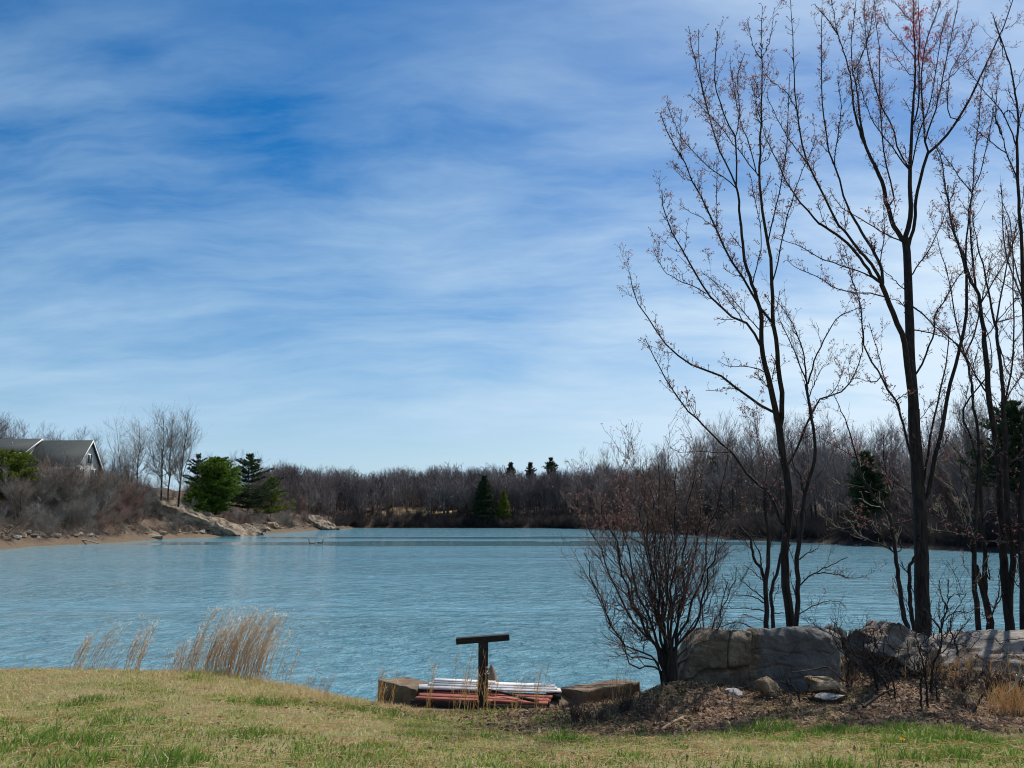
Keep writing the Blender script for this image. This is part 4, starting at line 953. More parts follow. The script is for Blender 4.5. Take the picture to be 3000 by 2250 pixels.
rock('stone', 2428, 2042, 10.55, 208, (0.21, 0.14, 0.045), white_rock, 'flat white stone in front of the wedge-shaped tan stone', (0, .03, 0.1), 'stone', sub=3)
rock('stone', 2176, 2068, 10.3, 209, (0.10, 0.09, 0.035), tan_rock, 'small flat yellowish stone sunk in the leaf litter', (0, 0, 0.4), 'stone', sub=3)

rubble = [rock_mesh('rubble_stone', 280+k, (1, .8, .5), [grey_rock, tan_rock, pale_rock][k % 3], planes=12, sub=3, rough=.08) for k in range(6)]
rr8 = np.random.default_rng(88); rl8 = ['small grey stone half sunk in the leaf litter by the rocks', 'small tan stone half sunk in the leaf litter by the rocks', 'small pale stone half sunk in the leaf litter by the rocks']
for k in range(54):
    u = rr8.uniform(2020, 2990); Y = rr8.uniform(10.2, 11.6) if u > 2500 else rr8.uniform(9.9, 10.9); g = ground_at(u, Y); p = int(rr8.integers(6)); sc_ = rr8.uniform(.025, .085)
    tag(obj('rubble_stone', rubble[p], None, g, tuple(rr8.uniform(-.4, .4, 2))+(rr8.uniform(0, 6.28),), (sc_, sc_, sc_)), rl8[p % 3], 'stone', 'small stones in the leaf litter')
for k, u in enumerate([18, 62, 75, 128, 180, 186, 260, 330, 402, 436, 480, 148]):
    g = at(u, 1972, 12.3); g[2] = hz(g[0], g[1])+.02; sc_ = rr8.uniform(.03, .07); tag(obj('pebble', rubble[k % 6], None, g, (0, 0, k), (sc_*1.4, sc_, sc_)), ['small grey stone', 'small tan stone', 'small pale stone'][k % 3]+' on the lip of the near bank at the left', 'stone', 'stones on the lip of the near bank')
# bedrock slabs and stones on the left bank
def slab_of(u0, v0, Y0, u1, v1, Y1, wid, th, seed, label, roll=R_(20)):
    a = at(u0, v0, Y0); b = at(u1, v1, Y1); d = b-a; L = np.linalg.norm(d); q = Vector(d).to_track_quat('X', 'Z'); r = np.random.default_rng(seed)
    e0, e1 = r.uniform(-.12, .12, 2)
    def f(c):
        x = (c[:, 0]-.5)*L*1.04+(c[:, 1]-.5)*wid*.35; y = (c[:, 1]-.5)*wid*(1+e0*c[:, 0]); z = (c[:, 2]-.5)*th; return np.stack([x, y, z], 1)
    V, Fq = cube_surface((70, 22, 14), f); st = np.round(fnoise(V*np.array([.5, 1, 1]), .55, seed, 3)*4)/4; lay = np.round(fnoise(V*np.array([.25, .25, 3.0]), .8, seed+3, 3)*3)/3
    V = V+np.stack([fnoise(V, .5, seed+1, 4)*.5, -lay*.30+fnoise(V, .6, seed+2, 4)*.35, st*.24+fnoise(V, .9, seed+4, 5)*.26], 1)*min(th, 2.6)*.55
    o = obj('rock_slab', new_mesh('rock_slab', V, [Fq], slab_rock), None, (a+b)/2+np.array([0, wid*0.3, -th*0.5+.4])); o.rotation_euler = q.to_euler(); o.rotation_euler.rotate_axis('X', roll); return tag(o, label, 'rock')
slab_of(430, 1458, 129, 724, 1572, 137, 4.6, 3.6, 221, 'long pale bedrock slab sloping down to the water below the dark trio of trees')
slab_of(398, 1548, shore_Y(455)+2.5, 452, 1580, shore_Y(455)+.6, 1.6, 1.0, 222, 'short tan bedrock slab dipping into the water left of the long pale slab')
slab_of(905, 1512, shore_Y(930)+6, 962, 1548, shore_Y(930)+3.5, 3.4, 2.6, 223, 'grey tilted slab at the right end of the left bank', R_(8))
slab_of(705, 1541, shore_Y(720)+5, 748, 1567, shore_Y(720)+1.5, 2.0, 1.4, 225, 'reddish brown slab just right of the long pale slab')
for k, (u, off, sz, lab) in enumerate([(770, 4, 1.5, 'rounded grey outcrop below the open dark pine'), (818, 3, 1.2, 'brownish broken outcrop below the wispy olive pine'), (860, 4, 1.4, 'low grey outcrop left of the grey tilted slab'), (566, 3, 0.9, 'dark broken rock under the middle of the long pale slab'), (520, 4, 1.1, 'dark broken rock under the upper part of the long pale slab'), (70, 9, 1.2, 'dark boulder under the yellow-green pine'), (112, 6, .9, 'tan block on the slope right of the yellow-green pine')]):
    g = ground_at(u, shore_Y(u)+off); tag(obj('rock', rock_mesh('rock', 260+k, (sz*1.3, sz, sz*.7), [grey_rock, tan_rock, slab_rock, grey_rock, grey_rock, grey_rock, tan_rock][k], planes=14, sub=4, rough=.08), None, g, (0, R_(20), k)), lab, 'rock')
stones = [rock_mesh('bank_stone', 240+k, (1, 0.8, 0.55), [tan_rock, pale_rock, tan_rock, grey_rock, white_rock][k], planes=10, sub=3, rough=0.06) for k in range(5)]
slab_l = ['tan stone on the waterline of the left bank', 'pale grey stone on the left bank', 'tan stone on the waterline of the left bank', 'brown grey stone on the left bank', 'whitish stone on the left bank']
r6 = np.random.default_rng(66); k = 0
while k < 240:
    u = r6.uniform(-20, 985); v = float(np.interp(u, [p[0] for p in shore_px], [p[1] for p in shore_px])); w0 = on_z(u, v, 0); Y = w0[1]+abs(r6.normal())*3.2+0.1; g = ground_at(u, Y)
    if g[2] < 0.02: continue
    p = int(r6.choice(5, p=[.28, .3, .14, .2, .08])); s = r6.uniform(0.18, 0.62)*(1 if r6.random() < 0.88 else 1.6)
    o = obj('bank_stone', stones[p], None, g, (r6.uniform(-.3, .3), r6.uniform(-.3, .3), r6.uniform(0, 6.28)), (s, s*r6.uniform(.7, 1.2), s*r6.uniform(.5, 1.0))); tag(o, slab_l[p], 'stone', 'stones on the left bank'); k += 1
def stick(name, pts, r0, r1, mat, label, cat='stick', sides=6):
    p = resample(np.array(pts), 12); a = Acc(); c = p.mean(0); a.tubes((p-c)[None], np.linspace(r0, r1, 12)[None], sides); return tag(obj(name, a.mesh(name, mat, True), None, c), label, cat)
stick('fallen_branch', [at(158, 1570, 101.5), at(200, 1578, 100), at(250, 1583, 98.5), at(288, 1592, 97)], 0.14, 0.06, white_rock, 'pale fallen tree stem lying down the left bank to the water', 'fallen branch')

# ---------------------------------------------------------------- house
siding = noisy('grey_siding', (0.36, 0.34, 0.31), (0.42, 0.40, 0.37), 3, 0.8, 0); white_paint = noisy('white_trim', (0.60, 0.59, 0.56), (0.70, 0.69, 0.66), 3, 0.6, 0)
pale_wall = noisy('pale_wall', (0.60, 0.57, 0.50), (0.68, 0.65, 0.58), 2, 0.8, 0)
def shingles():
    m, t, b = material('dark_shingles'); v = obj_co(t); br = t.n('ShaderNodeTexBrick'); t.put(br, 'Vector', t.mapping(v, rot=(R_(0), 0, 0), sc=(1, 1.3, 1))); br.inputs['Scale'].default_value = 1.6; br.inputs['Color1'].default_value = (0.015, 0.024, 0.024, 1); br.inputs['Color2'].default_value = (0.024, 0.034, 0.034, 1); br.inputs['Mortar'].default_value = (0.025, 0.03, 0.03, 1); br.inputs['Mortar Size'].default_value = 0.03
    t.put(b, 'Base Color', br.outputs[0]); b.inputs['Roughness'].default_value = 0.85; return m
def house():
    rc = at(266, 1292, 112); gz = ground_at(275, 112)[2]; A_ = R_(3); rh = rc[2]-gz; eh = at(236, 1363, 110)[2]-gz; sh = shingles(); glass, t, b = material('window_glass'); b.inputs['Base Color'].default_value = (0.03, 0.035, 0.04, 1); b.inputs['Roughness'].default_value = 0.08
    root = empty('house', (rc[0], rc[1], gz), 'house with dark green-grey gabled roofs half hidden behind bare shrubs on the left bank', 'house'); root.rotation_euler.z = -A_
    def bx(name, x0, x1, y0, y1, z0, z1, mat, par): 
        a = Acc(); q = [(x0, y0), (x1, y0), (x1, y1), (x0, y1)]; a.box([(x, y, z0) for x, y in q[::-1]]+[(x, y, z1) for x, y in q[::-1]]); return obj(name, a.mesh(name, mat), par)
    def gable(x0, x1, yf, yb, ze, zr, wm, over=0.35, z0=-1.5, wallname='wall'):
        ym = (yf+yb)/2; V = []; 
        for x in (x0, x1): V += [(x, yf, z0), (x, yb, z0), (x, yb, ze), (x, ym, zr-0.1), (x, yf, ze)]
        F5 = np.array([[0, 1, 2, 3, 4], [9, 8, 7, 6, 5]]); F4 = np.array([[0, 4, 9, 5], [1, 6, 7, 2]])
        obj(wallname, new_mesh(wallname, V, [F5, F4], wm), root)
        s = (zr-ze)/(ym-yf); a = Acc(); e = over; xa, xb = x0-e, x1+e
        for yo, sg in ((yf-e, 1), (yb+e, -1)):
            zo = ze-e*s; a.slab([(xa, yo, zo+.12), (xb, yo, zo+.12), (xb, ym, zr+.12), (xa, ym, zr+.12)][::sg], 0.16)
        obj('roof', a.mesh('roof', sh), root)
        for xx in (x0-e-.06, x1+e):
            t_ = Acc(); zz_ = [(yf-e, ze-e*s), (ym, zr), (yb+e, ze-e*s)]
            V = [(xx+dx_, y_, z_+dz_) for dz_ in (.10, -.18) for dx_ in (0, .06) for y_, z_ in zz_]
            t_.add(V, np.array([[0, 1, 4, 3], [1, 2, 5, 4], [6, 9, 10, 7], [7, 10, 11, 8], [0, 6, 7, 1], [1, 7, 8, 2], [3, 4, 10, 9], [4, 5, 11, 10], [0, 3, 9, 6], [2, 8, 11, 5]])); obj('rake_trim', t_.mesh('rake_trim', white_paint), root)
        bx('eave_trim', x0, x1, yf-e-.05, yf-e, ze-e*s-.14, ze-e*s+.08, white_paint, root)
    gable(-8.2, 0, -2.75, 2.75, eh, rh, siding)
    gable(-15.5, -7.4, -3.1, 3.1, rh-1.7, rh+0.25, pale_wall)
    a = Acc(); a.slab([(-16, -7.6, 4.5), (-8.8, -7.6, 4.5), (-8.8, -3.12, 6.2), (-16, -3.12, 6.2)], .16); obj('porch_roof', a.mesh('porch_roof', noisy('grey_shingles', (.22, .22, .22), (.28, .28, .28), 4, .9, 0)), root)
    bx('porch_wall', -15.6, -9.1, -7.2, -3.12, -1.5, 4.55, pale_wall, root)
    def window(x, y, z, w_, h, side):
        if side == 'r': fr = [(x, y-w_/2-.1, z-.1), (x+.08, y+w_/2+.1, z+h+.1)]; pn = [(x+.082, y-w_/2, z), (x+.10, y+w_/2, z+h)]; ml = [(x+.102, y-.04, z), (x+.12, y+.04, z+h)]
        else: fr = [(x-w_/2-.1, y-.08, z-.1), (x+w_/2+.1, y, z+h+.1)]; pn = [(x-w_/2, y-.10, z), (x+w_/2, y-.082, z+h)]; ml = [(x-.04, y-.12, z), (x+.04, y-.102, z+h)]
        f = bx('window', fr[0][0], fr[1][0], fr[0][1], fr[1][1], fr[0][2], fr[1][2], white_paint, root)
        bx('pane', pn[0][0], pn[1][0], pn[0][1], pn[1][1], pn[0][2], pn[1][2], glass, f); bx('mullion', ml[0][0], ml[1][0], ml[0][1], ml[1][1], ml[0][2], ml[1][2], white_paint, f)
    window(0, -1.7, eh-2.6, 1.2, 2.2, 'r'); window(0, 1.3, eh-2.6, 1.2, 2.2, 'r'); window(0, 0, eh+0.4, 1.0, 1.2, 'r')
    window(-2.5, -2.75, eh-2.4, 1.2, 1.7, 'f'); window(-5.5, -2.75, eh-2.4, 1.2, 1.7, 'f'); window(-12.5, -7.2, 2.0, 1.4, 1.6, 'f')
    bx('gable_return', 0.02, 0.36, -3.1, -2.2, eh-.35, eh-.1, white_paint, root)
    pp = Acc(); pp.tubes(np.array([[[-10.5, -1.2, rh-0.8], [-10.5, -1.2, rh-0.5], [-10.5, -1.2, rh-0.2]]]), np.full((1, 3), .06), 8); obj('vent_pipe', pp.mesh('vent_pipe', white_paint), root)
house()

# ---------------------------------------------------------------- concrete spillway, boards, T-shaped post
concrete = noisy('brown_concrete', (0.11, 0.075, 0.048), (0.21, 0.155, 0.10), 6, 0.95, 0.9, 0.04, (0.065, 0.045, 0.032), 3.0)
dark_wood = noisy('dark_wood', (0.012, 0.010, 0.009), (0.030, 0.025, 0.022), 12, 0.85, 0.5, 0.01, sc=(1, 1, 6))
red_wood = noisy('red_painted_wood', (0.24, 0.062, 0.042), (0.34, 0.105, 0.07), 5, 0.8, 0.4, 0.01, (0.20, 0.10, 0.075), 9, sc=(0.6, 5, 5))
white_wood = noisy('white_painted_wood', (0.50, 0.47, 0.45), (0.74, 0.72, 0.70), 7, 0.8, 0.6, 0.015, (0.30, 0.26, 0.23), 5, sc=(0.7, 6, 6))
grey_wood = noisy('weathered_wood', (0.12, 0.10, 0.09), (0.28, 0.24, 0.21), 10, 0.9, 0.5, 0.01, sc=(3, 3, 0.6))
gp = lambda x, y: (1000+x*.45208, 1750+y*.45208)
oz = lambda x, y, z: on_z(*gp(x, y), z)
def rough_prism(name, quad, th, mat, seed, n=(30, 14, 10), amp=0.012):
    q = np.asarray(quad)
    def f(c):
        a, b, k = c.T; p = (1-a)[:, None]*((1-b)[:, None]*q[0]+b[:, None]*q[3])+a[:, None]*((1-b)[:, None]*q[1]+b[:, None]*q[2]); p = p.copy(); p[:, 2] -= (1-k)*th; return p
    V, Fq = cube_surface(n, f); c = V.mean(0); V = V-c; V += np.stack([fnoise(V, 5, seed), fnoise(V, 5, seed+1), fnoise(V, 5, seed+2)], 1)*amp
    return new_mesh(name, V, [Fq], mat, None, False), c
sp_root = empty('spillway', oz(900, 735, 0.94), 'low brown concrete spillway box with two flaring wing walls at the water edge', 'spillway'); so = np.array(sp_root.location)
for nm, quad, th, sd in (('wing_wall', [oz(238, 536, 1.08), oz(485, 598, 1.08), oz(585, 556, 1.08), oz(430, 517, 1.08)], 0.42, 301), ('wing_wall', [oz(1563, 607, 1.08), oz(1938, 549, 1.08), oz(1790, 528, 1.08), oz(1392, 588, 1.08)], 0.42, 302),
                         ('floor_slab', [oz(440, 737, 0.93), oz(1345, 737, 0.93), oz(1520, 640, 0.93), oz(480, 600, 0.93)], 0.35, 303), ('apron', [oz(1340, 722, 0.935), oz(1562, 655, 0.935), oz(1450, 596, 1.05), oz(1330, 600, 1.05)], 0.3, 304)):
    me, c = rough_prism(nm, quad, th, concrete, sd); obj(nm, me, sp_root, c-so)
def lerp(a, b, t): return np.asarray(a)*(1-t)+np.asarray(b)*t
# red deck
rd = [oz(475, 652, 1.04), oz(1332, 686, 1.04), oz(1372, 628, 1.04), oz(550, 592, 1.04)]
deck = empty('red_deck', lerp(rd[0], rd[1], .5), 'low platform of weathered red planks on a dark frame, under the T-shaped post', 'wooden deck'); do = np.array(deck.location)
for k in range(5):
    t0, t1 = k/5+.012, (k+1)/5-.012; q = [lerp(rd[0], rd[3], t0), lerp(rd[1], rd[2], t0), lerp(rd[1], rd[2], t1), lerp(rd[0], rd[3], t1)]
    q = [p+np.array([0, 0, [0, .006, -.004, .008, .002][k]])+(np.array([.02, 0, 0])*[0, 1, -1, .6, -.5][k]) for p in q]
    if k == 0: q1 = [q[0], lerp(q[0], q[1], .585), lerp(q[3], q[2], .592), q[3]]; q2 = [lerp(q[0], q[1], .592), q[1], q[2], lerp(q[3], q[2], .60)]; qs = [q1, q2]
    else: qs = [q]
    for qq in qs: a = Acc(); a.slab(np.array(qq)-do, 0.03); obj('plank', a.mesh('plank', red_wood), deck)
for t in (0.02, 0.25, 0.5, 0.75, 0.98):
    a = Acc(); p0 = lerp(rd[0], rd[1], max(0, t-.02))+[0, .03, -.035]; p1 = lerp(rd[0], rd[1], min(1, t+.02))+[0, .03, -.035]; p2 = lerp(rd[3], rd[2], min(1, t+.02))+[0, 0, -.035]; p3 = lerp(rd[3], rd[2], max(0, t-.02))+[0, 0, -.035]
    a.slab(np.array([p0, p1, p2, p3])-do, 0.10); obj('joist', a.mesh('joist', dark_wood), deck)
fr = [lerp(rd[0], rd[1], -.03)+[0, -.015, -.03], lerp(rd[0], rd[1], 1.0)+[0, -.015, -.03], lerp(rd[0], rd[1], 1.0)+[0, .025, -.03], lerp(rd[0], rd[1], -.03)+[0, .025, -.03]]
a = Acc(); a.slab(np.array(fr)-do, 0.10); obj('front_beam', a.mesh('front_beam', dark_wood), deck)
# white boards
wb = [([(500, 585), (1428, 610), (1418, 588), (505, 562)], 1.095, 'front white board of the pile behind the red deck, reaching furthest right'), ([(560, 565), (1400, 592), (1392, 575), (575, 548)], 1.108, 'white board in the middle of the pile behind the red deck'),
      ([(590, 550), (1388, 577), (1380, 562), (600, 533)], 1.120, 'white board at the back of the pile behind the red deck'), ([(598, 537), (1000, 553), (1000, 540), (605, 523)], 1.132, 'short white board lying topmost at the back of the pile')]
for q, z, lab in wb:
    Q = np.array([oz(x, y, z) for x, y in q]); c = Q.mean(0); a = Acc(); a.slab(Q-c, 0.020); b_ = Acc(); tag(obj('white_board', a.mesh('white_board', white_wood), None, c), lab, 'board', 'white boards stacked behind the red deck')
sp2 = np.array([oz(1372, 632, 1.06), oz(1424, 633, 1.06), oz(1420, 618, 1.06), oz(1368, 617, 1.06)]); c = sp2.mean(0); a = Acc(); a.slab(sp2-c, .06); tag(obj('wood_block', a.mesh('wood_block', dark_wood), None, c), 'dark wood block under the right end of the white boards', 'wood block')
# T post
def bar(name, p0, p1, w_, d_, mat, par, off):
    p0 = np.asarray(p0); p1 = np.asarray(p1); ax = nrm(p1-p0); sd = np.array([1, 0, 0]) if abs(ax[2]) > .7 else np.array([0, 0, 1.0]); sd = nrm(sd-ax*(sd@ax)); bk = np.cross(ax, sd)*d_/2; sd = sd*w_/2
    c = lambda p: [p-sd-bk, p+sd-bk, p+sd+bk, p-sd+bk]
    a = Acc(); a.box(np.array(c(p0)+c(p1))-off); me = a.mesh(name, mat); o = obj(name, me, par); m = o.modifiers.new('bevel', 'BEVEL'); m.width = 0.006; m.segments = 2; return o
Yp = 10.9; pb = at(*gp(917, 735), Yp); pt = at(*gp(920, 283), Yp); tpost = empty('t_post', pb, 'black T-shaped wooden post with a slightly tilted crossbar, standing in front of the red deck', 'post'); po = np.array(tpost.location)
bar('upright', pb-[0, 0, .3], pt, 0.125, 0.10, dark_wood, tpost, po); bar('crossbar', at(*gp(745, 283), Yp), at(*gp(1089, 257), Yp), 0.078, 0.12, dark_wood, tpost, po)
s0 = at(*gp(976, 560), 12.05); s1 = at(*gp(972, 432), 12.05); a = Acc()
a.add(*tubes(np.array([[s0-[0, 0, .35], s0, lerp(s0, s1, .45), lerp(s0, s1, .75), s1]])-s0, np.array([[.075, .075, .068, .045, .004]]), 6)); tag(obj('wooden_stake', a.mesh('wooden_stake', grey_wood), None, s0), 'pointed weathered stake standing behind the T-shaped post', 'stake')
stick('stick', [oz(955, 598, 1.10), oz(1100, 632, 1.09), oz(1200, 660, 1.075), oz(1278, 672, 1.06)], 0.012, 0.022, dark_wood, 'dark stick lying across the red deck right of the T-shaped post')

# ---------------------------------------------------------------- geese
def goose(u, v, label, flip):
    p = on_z(u, v, 0); gm = [noisy('goose_brown', (.12, .09, .065), (.2, .155, .115), 10, .8, 0), noisy('goose_black', (.012, .012, .012), (.02, .02, .02), 5, .6, 0), noisy('goose_white', (.7, .7, .68), (.8, .8, .78), 5, .7, 0)]
    a = Acc(); body = np.array([[-.42, 0, .14], [-.34, 0, .13], [-.2, 0, .10], [0, 0, .08], [.18, 0, .09], [.26, 0, .15], [.30, 0, .24]]); a.add(*tubes(body[None], np.array([[.015, .06, .135, .165, .14, .09, .055]]), 12), 0)
    neck = np.array([[.29, 0, .20], [.31, 0, .32], [.32, 0, .43], [.335, 0, .52], [.36, 0, .565], [.40, 0, .56], [.45, 0, .545]]); a.add(*tubes(neck[None], np.array([[.06, .042, .038, .04, .05, .042, .010]]), 10), 1)
    a.add(*tubes(np.array([[[.345, -.047, .545], [.355, -.05, .55], [.36, -.047, .56]]]), np.array([[.012, .02, .012]]), 6), 2); tail = np.array([[-.50, 0, .17], [-.42, 0, .15], [-.32, 0, .13]]); a.add(*tubes(tail[None], np.array([[.01, .045, .07]]), 8), 1)
    o = obj('goose', a.mesh('goose', gm, True), None, p+np.array([0, 0, -.04]), (0, 0, flip)); tag(o, label, 'goose')
goose(913, 1593, 'dark goose swimming on the lake, left one of the two', R_(200)); goose(939, 1592, 'dark goose swimming on the lake, right one of the two', R_(-15))
# ---------------------------------------------------------------- lawn, litter, dry weeds
def blade_mat(name, cols, trans=0.4):
    m, t, b = material(name); at_ = t.n('ShaderNodeAttribute'); at_.attribute_name = 'tone'; cr = t.n('ShaderNodeValToRGB'); t.put(cr, 0, at_.outputs['Fac'])
    e = cr.color_ramp.elements
    for i, (p, c) in enumerate(cols):
        el = e[i] if i < 2 else e.new(p); el.position = p; el.color = (*c, 1)
    t.put(b, 'Base Color', cr.outputs[0]); b.inputs['Roughness'].default_value = 0.7; b.inputs['Specular IOR Level'].default_value = 0.2
    tr = t.n('ShaderNodeBsdfTranslucent'); t.put(tr, 0, cr.outputs[0]); mx = t.n('ShaderNodeMixShader'); mx.inputs[0].default_value = trans
    t.t.links.new(b.outputs[0], mx.inputs[1]); t.t.links.new(tr.outputs[0], mx.inputs[2]); t.t.links.new(mx.outputs[0], t.t.nodes['Material Output'].inputs[0]); return m
grass_m = blade_mat('grass_blade', [(0.0, (0.62, 0.50, 0.31)), (1.0, (0.10, 0.20, 0.025)), (0.3, (0.54, 0.46, 0.22)), (0.55, (0.40, 0.41, 0.13)), (0.8, (0.23, 0.33, 0.055))])
litter_m = blade_mat('dead_leaf', [(0.0, (0.06, 0.040, 0.028)), (1.0, (0.60, 0.49, 0.37)), (0.4, (0.17, 0.11, 0.075)), (0.75, (0.34, 0.23, 0.155))], 0.25)
straw_m = blade_mat('dry_straw', [(0.0, (0.40, 0.20, 0.085)), (1.0, (0.66, 0.53, 0.33)), (0.5, (0.54, 0.34, 0.17))], 0.45)
def blades(p, h, wd, tone, r, lean=0.45, wind=(0.05, 0, 0)):
    n = len(p); d = r.normal(size=(n, 3))*np.array([lean, lean, 0])+np.array([0, 0, 1.0])+np.array(wind); d = nrm(d); az = r.uniform(0, 6.28, n)
    sd = np.stack([np.cos(az), np.sin(az), 0*az], 1)*wd[:, None]*0.5; bend = r.normal(size=(n, 3))*np.array([.35, .35, .0])+np.array(wind)
    m = p+d*h[:, None]*0.55; tp = p+d*h[:, None]+bend*h[:, None]*0.6-np.array([0, 0, .12])*h[:, None]
    V = np.stack([p-sd, p+sd, m+sd*.8, m-sd*.8, tp], 1).reshape(-1, 3); i = np.arange(n)*5
    return V, np.stack([i, i+1, i+2, i+3], 1), np.stack([i+3, i+2, i+4], 1), np.repeat(tone, 5)
def sample_view(n, y0, y1, r, pw=0.75):
    y = y0+(y1-y0)*r.random(n)**pw; x = r.uniform(-1, 1, n)*(0.665*y+2.2); return x, y
TL, TR_ = oz(180, 700, .93), oz(1960, 640, .93)
def free(x, y):
    """keeps blades off the spillway, the boulder and the rocks"""
    s = sdf(x, y) > 0.25
    inbox = (x > oz(440, 735, .93)[0]) & (x < oz(1520, 640, .93)[0]) & (y > oz(900, 737, .93)[1]-.02) & (y < 12.2)
    wing = (x > TL[0]-.05) & (x < TR_[0]+.0) & (y > 11.25+0.0*x) & (y < 12.3)
    bo = (x > at(1998, 2050, 11.2)[0]) & (x < at(2470, 2050, 11.2)[0]) & (y > 11.27) & (y < 12.3)
    return s & ~inbox & ~wing & ~bo
def litter_zone(x, y): 
    n = fbm(x*0.9, y*0.9, 3, 41); return sstep(x+1.5*n, 0.3, 1.8)*sstep(y+1.4*n, 8.9, 9.9)*1.0+0*x
def lawn():
    r = np.random.default_rng(401)
    x, y = sample_view(390000, 4.4, 15.2, r); f = free(x, y); lz = litter_zone(x, y); f &= r.random(len(x)) > lz*0.93; strip = sstep(x, -2.4, -1.6)*sstep(x, 1.6, .9)*sstep(y, 9.3, 9.9); f &= r.random(len(x)) > strip*0.5
    x, y = x[f], y[f]; z = height(x, y)
    g = fbm(x*0.55+3, y*0.8, 4, 51); g2 = fbm(x*2.2, y*2.6, 3, 61); green = np.clip(sstep(g*0.6+g2*0.4, 0.38, 0.57)+0.30*sstep(y, 8.5, 5.5), 0, 1); edge = sstep(sdf(x, y), 4.6, 2.8)
    tuft = sstep(g2, 0.60, 0.70)*sstep(g, 0.45, .55); bare = sstep(fbm(x*1.4+9, y*1.8, 4, 71), 0.53, 0.64)
    keep = r.random(len(x)) > bare*0.65; x, y, z, green, edge, tuft, g2 = (q[keep] for q in (x, y, z, green, edge, tuft, g2))
    h = r.uniform(0.025, 0.065, len(x))*(1+1.5*tuft+0.7*edge); wd = r.uniform(0.0045, 0.0095, len(x))*(0.8+y*0.03)
    tone = np.clip(np.where(r.random(len(x)) < 0.29+0.65*green, 0.45+0.45*green+0.25*tuft, 0.14)*(1-0.8*edge)+r.normal(size=len(x))*0.20, 0, 1)
    V, q, t3, to = blades(np.stack([x, y, z-.004], 1), h, wd, tone, r)
    tag(obj('lawn_grass', new_mesh('lawn_grass', V, [q, t3], grass_m, None, False, {'tone': to})), 'short patchy green and straw coloured lawn grass', 'grass', None, 'stuff')
    # longer dry grass on the lip of the bank
    x, y = sample_view(32000, 9.8, 14.5, r, 1.0); s = sdf(x, y); f = free(x, y) & (s < 4.2) & (r.random(len(x)) < 0.9*(fbm(x*1.3, y*1.3, 3, 81) > 0.45)) & (x < 1.8); x, y = x[f], y[f]; z = height(x, y)
    V, q, t3, to = blades(np.stack([x, y, z], 1), .05+.17*r.random(len(x))**2*(0.4+1.2*fbm(x*2.1, y*2.1, 2, 83))*(1-.45*(x > -2)), r.uniform(.004, .007, len(x)), r.random(len(x)), r, 0.5, (.2, 0, 0))
    tag(obj('bank_grass', new_mesh('bank_grass', V, [q, t3], straw_m, None, False, {'tone': to})), 'dry orange-brown grass along the lip of the near bank', 'grass', None, 'stuff')
    # dead leaves and twigs
    def leaves(n, cond, name, label, lo, hi, up, tmul=1.0):
        x, y = sample_view(n, 5.2, 15, r, 1.0); f = cond(x, y) & free(x, y); x, y = x[f], y[f]; z = height(x, y); k = len(x); l = r.uniform(lo, hi, k)[:, None]; c = np.stack([x, y, z+r.uniform(0.002, up, k)], 1)
        a_ = nrm(r.normal(size=(k, 3))*np.array([1, 1, .45])); b_ = nrm(np.cross(a_, r.normal(size=(k, 3))*np.array([.6, .6, 1])+[0, 0, .8])); nn = np.cross(a_, b_)
        V = np.stack([c-a_*l, c-b_*l*.45+nn*l*.25, c+a_*l, c+b_*l*.45+nn*l*.25], 1).reshape(-1, 3); to = np.repeat(np.clip(r.beta(1.6, 2.6, k)*tmul, 0, 1), 4); i = np.arange(k)*4
        tag(obj(name, new_mesh(name, V, [np.stack([i, i+1, i+2], 1), np.stack([i, i+2, i+3], 1)], litter_m, None, False, {'tone': to})), label, 'leaf litter', None, 'stuff')
    leaves(150000, lambda x, y: (r.random(len(x)) < litter_zone(x, y)*0.75), 'leaf_litter', 'brown dead leaves covering the ground round the rocks and trees', .018, .045, .035)
    leaves(72000, lambda x, y: (r.random(len(x)) < 0.04+0.8*sstep(x, -3.2, -1.8)*sstep(x, 2.4, 1.5)*sstep(y+1.2*(fbm(x, y, 3, 91)-.5), 8.9, 9.8)), 'leaf_litter', 'scattered dead leaves on the lawn and in front of the spillway', .012, .03, .03)
    # sparse green and straw growth among the leaves
    x, y = sample_view(75000, 8.0, 12.6, r, 1.0); gg = fbm(x*1.2+7, y*1.4, 3, 131); f = free(x, y) & (x > 0.2) & (gg > 0.56) & (r.random(len(x)) < 0.75); x, y, gg = x[f], y[f], gg[f]; z = height(x, y)
    V, q, t3, to = blades(np.stack([x, y, z], 1), r.uniform(.02, .09, len(x)), r.uniform(.004, .008, len(x)), np.clip(np.where(r.random(len(x)) < .45, .75, .12)+r.normal(size=len(x))*.12, 0, 1), r, 0.7)
    tag(obj('rough_grass', new_mesh('rough_grass', V, [q, t3], grass_m, None, False, {'tone': to})), 'thin straw and green tufts among the dead leaves by the rocks', 'grass', None, 'stuff')
    # short dry stalks fallen flat
    x, y = sample_view(7500, 5.0, 12.5, r, 1.0); f = free(x, y); x, y = x[f], y[f]; z = height(x, y)+.02; k = len(x); az = r.uniform(0, 6.28, k); l = r.uniform(.03, .13, k); d = np.stack([np.cos(az)*l, np.sin(az)*l, r.normal(size=k)*.015], 1); c = np.stack([x, y, z], 1)
    a = Acc(); a.tubes(np.stack([c-d, c+[0, 0, .008], c+d], 1), np.full((k, 3), .0022), 3); tag(obj('fallen_stalks', new_mesh('fallen_stalks', np.concatenate(a.V), a.F, straw_m, None, False, {'tone': np.repeat(r.random(k), 9)})), 'pale dry stalks lying on the lawn', 'dry stalks', None, 'stuff')
lawn()

